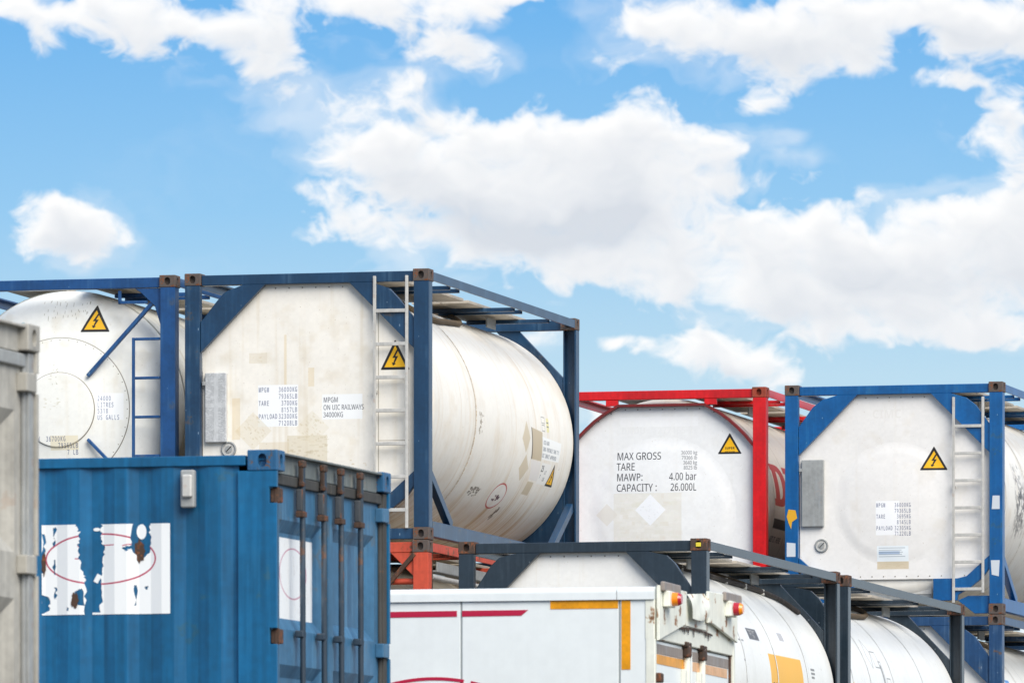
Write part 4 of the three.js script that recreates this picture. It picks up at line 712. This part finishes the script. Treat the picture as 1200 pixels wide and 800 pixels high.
// ---------------------------------------------------------------- box trailer
{
  const g = thing('box_trailer', 'white box trailer with red stripes and rusty rear doors', 'trailer'), L = 13.6, W = 2.5, H = 4.0, hx = L / 2, hz = W / 2, F0 = 1.15;
  const white = paint([229, 234, 233], { rust: 0, chips: 0, chalk: 0.04, runs: 0.06, rough: 0.28, mottle: 0.18, chalkColour: [206, 214, 218], rep: 0.6 });
  const oldWhite = paint([228, 229, 216], { rust: 0.24, chips: 0, chalk: 0.25, runs: 0.3, rough: 0.5, mottle: 0.35, chalkColour: [212, 210, 190], rustColour: [120, 78, 44], rep: 1.4 });
  const stripe = new THREE.MeshStandardMaterial({ color: 0xb3123c, roughness: 0.5 });
  const tape = paint([224, 150, 8], { rust: 0, chips: 0, chalk: 0.2, runs: 0.1, rough: 0.4, chalkColour: [236, 176, 40], rep: 2 });
  const seal = new THREE.MeshStandardMaterial({ color: 0x9aa0a0, roughness: 0.7 });
  const foil = paint([140, 130, 122], { rust: 0, chips: 0, chalk: 0.3, runs: 0.4, rough: 0.6 });
  const yTop = H - 0.078, xs = [-hx + 0.05, hx - 8.8, hx - 4.8, hx - 1.226, hx - 0.222, hx - 0.012];
  for (let i = 0; i < xs.length - 1; i++) {
    part('side_panel', box(xs[i + 1] - xs[i] - 0.012, yTop - F0, 0.05, (xs[i] + xs[i + 1]) / 2, (yTop + F0) / 2, hz - 0.03, 0.004), white, g);
    part('side_panel', box(xs[i + 1] - xs[i] - 0.012, yTop - F0, 0.05, (xs[i] + xs[i + 1]) / 2, (yTop + F0) / 2, -hz + 0.03, 0.004), white, g);
    if (i) part('joint_strip', box(0.02, yTop - F0, 0.03, xs[i], (yTop + F0) / 2, hz - 0.025, 0.003), seal, g);
  }
  // rounded roof rail, in lengths
  const railShape = new THREE.Shape(); railShape.moveTo(0, 0); railShape.lineTo(0.012, 0); railShape.lineTo(0.012, 0.045); railShape.quadraticCurveTo(0.01, 0.078, -0.03, 0.08); railShape.lineTo(-0.08, 0.08); railShape.lineTo(-0.08, 0); railShape.closePath();
  for (const s of [1, -1]) for (const [a, b] of [[-hx, hx - 0.238], [hx - 0.234, hx]]) {
    const e = new THREE.ExtrudeGeometry(railShape, { depth: b - a, bevelEnabled: false, curveSegments: 6 }).rotateY(-Math.PI / 2).translate(b, yTop - 0.001, 0);   // profile's x becomes z
    const m = metres(e.scale(1, 1, 1)); const p = m.attributes.position; for (let i = 0; i < p.count; i++) p.setZ(i, s * (hz + p.getZ(i))); if (s < 0) { const q = p.array; for (let i = 0; i < p.count; i += 3) for (let j = 0; j < 3; j++) { const t = q[(i + 1) * 3 + j]; q[(i + 1) * 3 + j] = q[(i + 2) * 3 + j]; q[(i + 2) * 3 + j] = t; } }
    m.computeVertexNormals(); part('roof_rail', m, white, g);
  }
  part('roof', box(L - 0.02, 0.05, W - 0.16, 0, H - 0.05, 0, 0.01), white, g);
  part('front_wall', box(0.05, H - F0, W - 0.1, -hx + 0.03, (H + F0) / 2, 0, 0.01), white, g);
  part('chassis', box(L - 0.4, 0.22, 1.1, 0, F0 - 0.13, 0, 0.01), dark, g);
  for (const x of [hx - 1.6, hx - 2.9, hx - 4.2]) for (const z of [-1, 1]) { const w = part('wheel', metres(new THREE.CylinderGeometry(0.5, 0.5, 0.36, 32).rotateX(Math.PI / 2).translate(x, 0.5, z * 0.98)), rubber, g); part('rim', metres(new THREE.CylinderGeometry(0.29, 0.29, 0.38, 24).rotateX(Math.PI / 2).translate(x, 0.5, z * 0.98)), steelGrey, w); }
  for (const z of [-0.5, 0.5]) part('landing_leg', box(0.12, F0 - 0.02, 0.12, -hx + 2.6, (F0 - 0.02) / 2, z, 0.01), steelGrey, g);
  // markings: y measured from the roof edge
  const sx = (px) => hx - (767 - px) / 185.2, z = hz - 0.002;
  const mark = (pts, m, name) => part(name, plate(pts.map(([px, dn]) => [sx(px), H - dn]), 0.002, z, 0), m, g);
  mark([[458 - 300, 0.18], [535, 0.172], [535, 0.136], [458 - 300, 0.143]], stripe, 'stripe'); mark([[541, 0.172], [611, 0.17], [619, 0.135], [541, 0.136]], stripe, 'stripe');
  mark([[645, 0.126], [724.5, 0.126], [724.5, 0.073], [645, 0.073]].map(([a, b]) => [a, b + 0.006]), tape, 'reflective_tape'); mark([[728.5, 0.51], [739, 0.51], [739, 0.083], [728.5, 0.083]], tape, 'reflective_tape');
  for (const [a0, a1] of [[0.175 * -1 + Math.PI / 2, Math.PI / 2 + 1.0], [-0.9 + Math.PI / 2, Math.PI / 2 - 0.215]]) {
    const sh = new THREE.Shape(); sh.absarc(0, 0, 1.13, a0, a1, false); sh.absarc(0, 0, 1.11, a1, a0, true);
    part('stripe', metres(new THREE.ExtrudeGeometry(sh, { depth: 0.002, bevelEnabled: false, curveSegments: 32 }).translate(sx(507), H - 0.545 - 1.13, z - 0.002)), stripe, g);
  }
  // rear end: w across from the near side, dn down from the roof, out beyond the end
  const rear = (pts, out, th, m, name, parent = g, bevel = 0.004) => { const q = plate(pts.map(([w, dn]) => [w, -dn]), th, out, bevel).rotateY(Math.PI / 2).translate(hx, H, hz); return part(name, metres(q), m, parent); };
  rear([[0.0, 0.075], [W, 0.075], [W, 0.32], [0.0, 0.32]], 0.0, 0.06, oldWhite, 'rear_header');
  rear([[0.0, 0.32], [0.05, 0.32], [0.05, H - F0], [0.0, H - F0]], 0.004, 0.06, oldWhite, 'rear_post'); rear([[W - 0.06, 0.2], [W, 0.2], [W, H - F0], [W - 0.06, H - F0]], 0.004, 0.06, oldWhite, 'rear_post');
  const left = rear([[0.02, -0.01], [0.86, -0.012], [0.8, 0.2], [0.62, 0.23], [0.02, 0.33]], 0.028, 0.02, oldWhite, 'rear_visor');
  const right = rear([[1.52, -0.05], [2.44, -0.06], [2.44, 0.235], [1.66, 0.15], [1.52, 0.15]], 0.032, 0.02, oldWhite, 'rear_visor');
  // the buckled sheet between the visors
  { const n = 14, q = []; const P = (i, j) => { const u = i / n, v = j / n; return [hx + 0.022 + 0.03 * Math.sin(v * 2.0) + 0.012 * Math.sin(u * 5 + v * 4) * (1 - v) - 0.02 * Math.abs(u - 0.42), H + 0.0 + 0.035 * u - v * (0.15 + 0.02 * Math.sin(u * 3)), hz - (0.92 + 0.62 * u + 0.05 * v * (1 - 2 * u))]; };
    for (let i = 0; i < n; i++) for (let j = 0; j < n; j++) { const f = [P(i, j + 1), P(i + 1, j + 1), P(i + 1, j), P(i, j)]; q.push(f, f.map(([a, b, c]) => [a - 0.003, b, c]).reverse()); }
    part('buckled_sheet', faceted(q), oldWhite, g); }
  rear([[0.85, 0.02], [1.6, 0.02], [1.6, 0.2], [0.85, 0.2]], 0.006, 0.03, oldWhite, 'rear_header');
  const amber = new THREE.MeshPhysicalMaterial({ color: 0xf08a10, roughness: 0.25, clearcoat: 0.6 }), lampRed = new THREE.MeshPhysicalMaterial({ color: 0xb01c2c, roughness: 0.25, clearcoat: 0.6 });
  for (const [w, dn, a, b] of [[0.2, 0.07, amber, lampRed], [2.12, 0.035, lampRed, amber]]) {
    const y = H - dn, zz = hz - w, m = part('marker_lamp', box(0.045, 0.1, 0.18, hx + 0.052, y, zz, 0.008), oldWhite, g);
    const lens = (r0, r1, x0, x1) => metres(new THREE.CylinderGeometry(r1, r0, x1 - x0, 20).rotateZ(-Math.PI / 2).translate(hx + (x0 + x1) / 2, y, zz));
    part('lens', lens(0.044, 0.041, 0.075, 0.112), a, m); part('lens_tip', lens(0.04, 0.03, 0.112, 0.132), b, m);
    part('lamp_bracket', box(0.03, 0.06, 0.5, hx + 0.04, y + 0.075, zz - 0.1, 0.01), foil, m);
  }
  for (const [w0, w1, t] of [[0.06, 1.2, tape], [1.24, 2.4, paint([226, 176, 130], { rust: 0, chips: 0.3, chalk: 0.4, rough: 0.5, chalkColour: [226, 214, 200], rep: 4 })]]) {
    const door = rear([[w0, 0.325], [w1, 0.325], [w1, H - F0 - 0.05], [w0, H - F0 - 0.05]], -0.02, 0.05, white, 'rear_door');
    rear([[w0 + 0.01, 0.345], [w1 - 0.02, 0.345], [w1 - 0.02, 0.405], [w0 + 0.01, 0.405]], -0.016, 0.004, foil, 'weather_strip', door, 0.001);
    rear([[w0 + 0.02, 0.41], [w1 - 0.06, 0.41], [w1 - 0.06, 0.468], [w0 + 0.02, 0.468]], -0.017, 0.003, t, 'reflective_tape', door, 0.0005);
  }
  for (const w of [0.98, 1.46]) { const rb = part('locking_bar', rod([hx + 0.0, F0, hz - w], [hx + 0.0, H - 0.3, hz - w], 0.022, 12), oldWhite, g); part('bar_keeper', [box(0.045, 0.075, 0.1, hx + 0.004, H - 0.36, hz - w, 0.015), box(0.04, 0.035, 0.13, hx + 0.002, H - 0.315, hz - w, 0.01)], keeperRust, rb); part('bar_shroud', box(0.03, 1.9, 0.12, hx - 0.006, H - 1.42, hz - w + 0.02, 0.006), oldWhite, rb); }
  rear([[2.405, 0.3], [2.44, 0.3], [2.44, H - F0], [2.405, H - F0]], -0.01, 0.03, rustSteel, 'door_jamb');
  { const rr = rng(91), top = [], bot = []; for (let i = 0; i <= 60; i++) { const w = 0.72 + i * 0.017, y = 0.208 + 0.05 * (i / 60 - 0.5) ** 2; top.push([w, y - 0.003 - 0.004 * rr()]); bot.unshift([w, y + 0.004 + (rr() > 0.8 ? 0.05 * rr() : 0.004 * rr())]); } rear([...top, ...bot], 0.0105, 0.003, keeperRust, 'rust_seam', g, 0); }
  part('hinge', box(0.05, 0.06, 0.09, hx + 0.012, H - 0.56, hz - 0.07, 0.01), rustSteel, g);
  place(g, 767, 687, 190, 12.85, L, H, W);
}

// ---------------------------------------------------------------- the sky in view, finer than the background can hold it
{
  const W = 1720, H = 1204, azHalf = 5 * Math.PI / 180, e0 = 1.6 * Math.PI / 180, e1 = 8.6 * Math.PI / 180, data = new Uint8Array(W * H * 4);
  const enc = (x) => 255 * (x <= 0.0031308 ? 12.92 * x : 1.055 * Math.pow(x, 1 / 2.4) - 0.055);
  for (let r = 0; r < H; r++) for (let q = 0; q < W; q++) {
    const az = ((q + 0.5) / W * 2 - 1) * azHalf, el = e0 + (r + 0.5) / H * (e1 - e0);
    const c = skyColour(600 + FOCAL * Math.tan(az), HORIZON - FOCAL * Math.tan(el) / Math.cos(az), true), o = (r * W + q) * 4;
    for (let j = 0; j < 3; j++) data[o + j] = Math.round(sat(enc(sat(c[j])) / 255) * 255 + hash(q, r, j) - 0.5);
    data[o + 3] = 255;
  }
  const t = new THREE.DataTexture(data, W, H, THREE.RGBAFormat); t.colorSpace = THREE.SRGBColorSpace; t.magFilter = THREE.LinearFilter; t.needsUpdate = true;
  const pos = [], uv = [], idx = [], n = 48, m = 36, D = 9000;
  for (let j = 0; j <= m; j++) for (let i = 0; i <= n; i++) { const az = (i / n * 2 - 1) * azHalf, el = e0 + j / m * (e1 - e0); pos.push(D * Math.cos(el) * Math.sin(az), EYE + D * Math.sin(el), -D * Math.cos(el) * Math.cos(az)); uv.push(i / n, j / m); }
  for (let j = 0; j < m; j++) for (let i = 0; i < n; i++) { const a = j * (n + 1) + i; idx.push(a, a + n + 2, a + 1, a, a + n + 1, a + n + 2); }
  const g = new THREE.BufferGeometry(); g.setAttribute('position', new THREE.Float32BufferAttribute(pos, 3)); g.setAttribute('uv', new THREE.Float32BufferAttribute(uv, 2)); g.setIndex(idx); g.computeVertexNormals();
  const mat = new THREE.MeshStandardMaterial({ color: 0x000000, emissive: 0xffffff, emissiveMap: t, emissiveIntensity: SKY_GAIN, roughness: 1 }); mat.specularIntensity = 0;
  const sky = new THREE.Mesh(g, mat); sky.name = 'sky'; sky.userData.kind = 'structure'; scene.add(sky);
}

renderer.render(scene, camera);
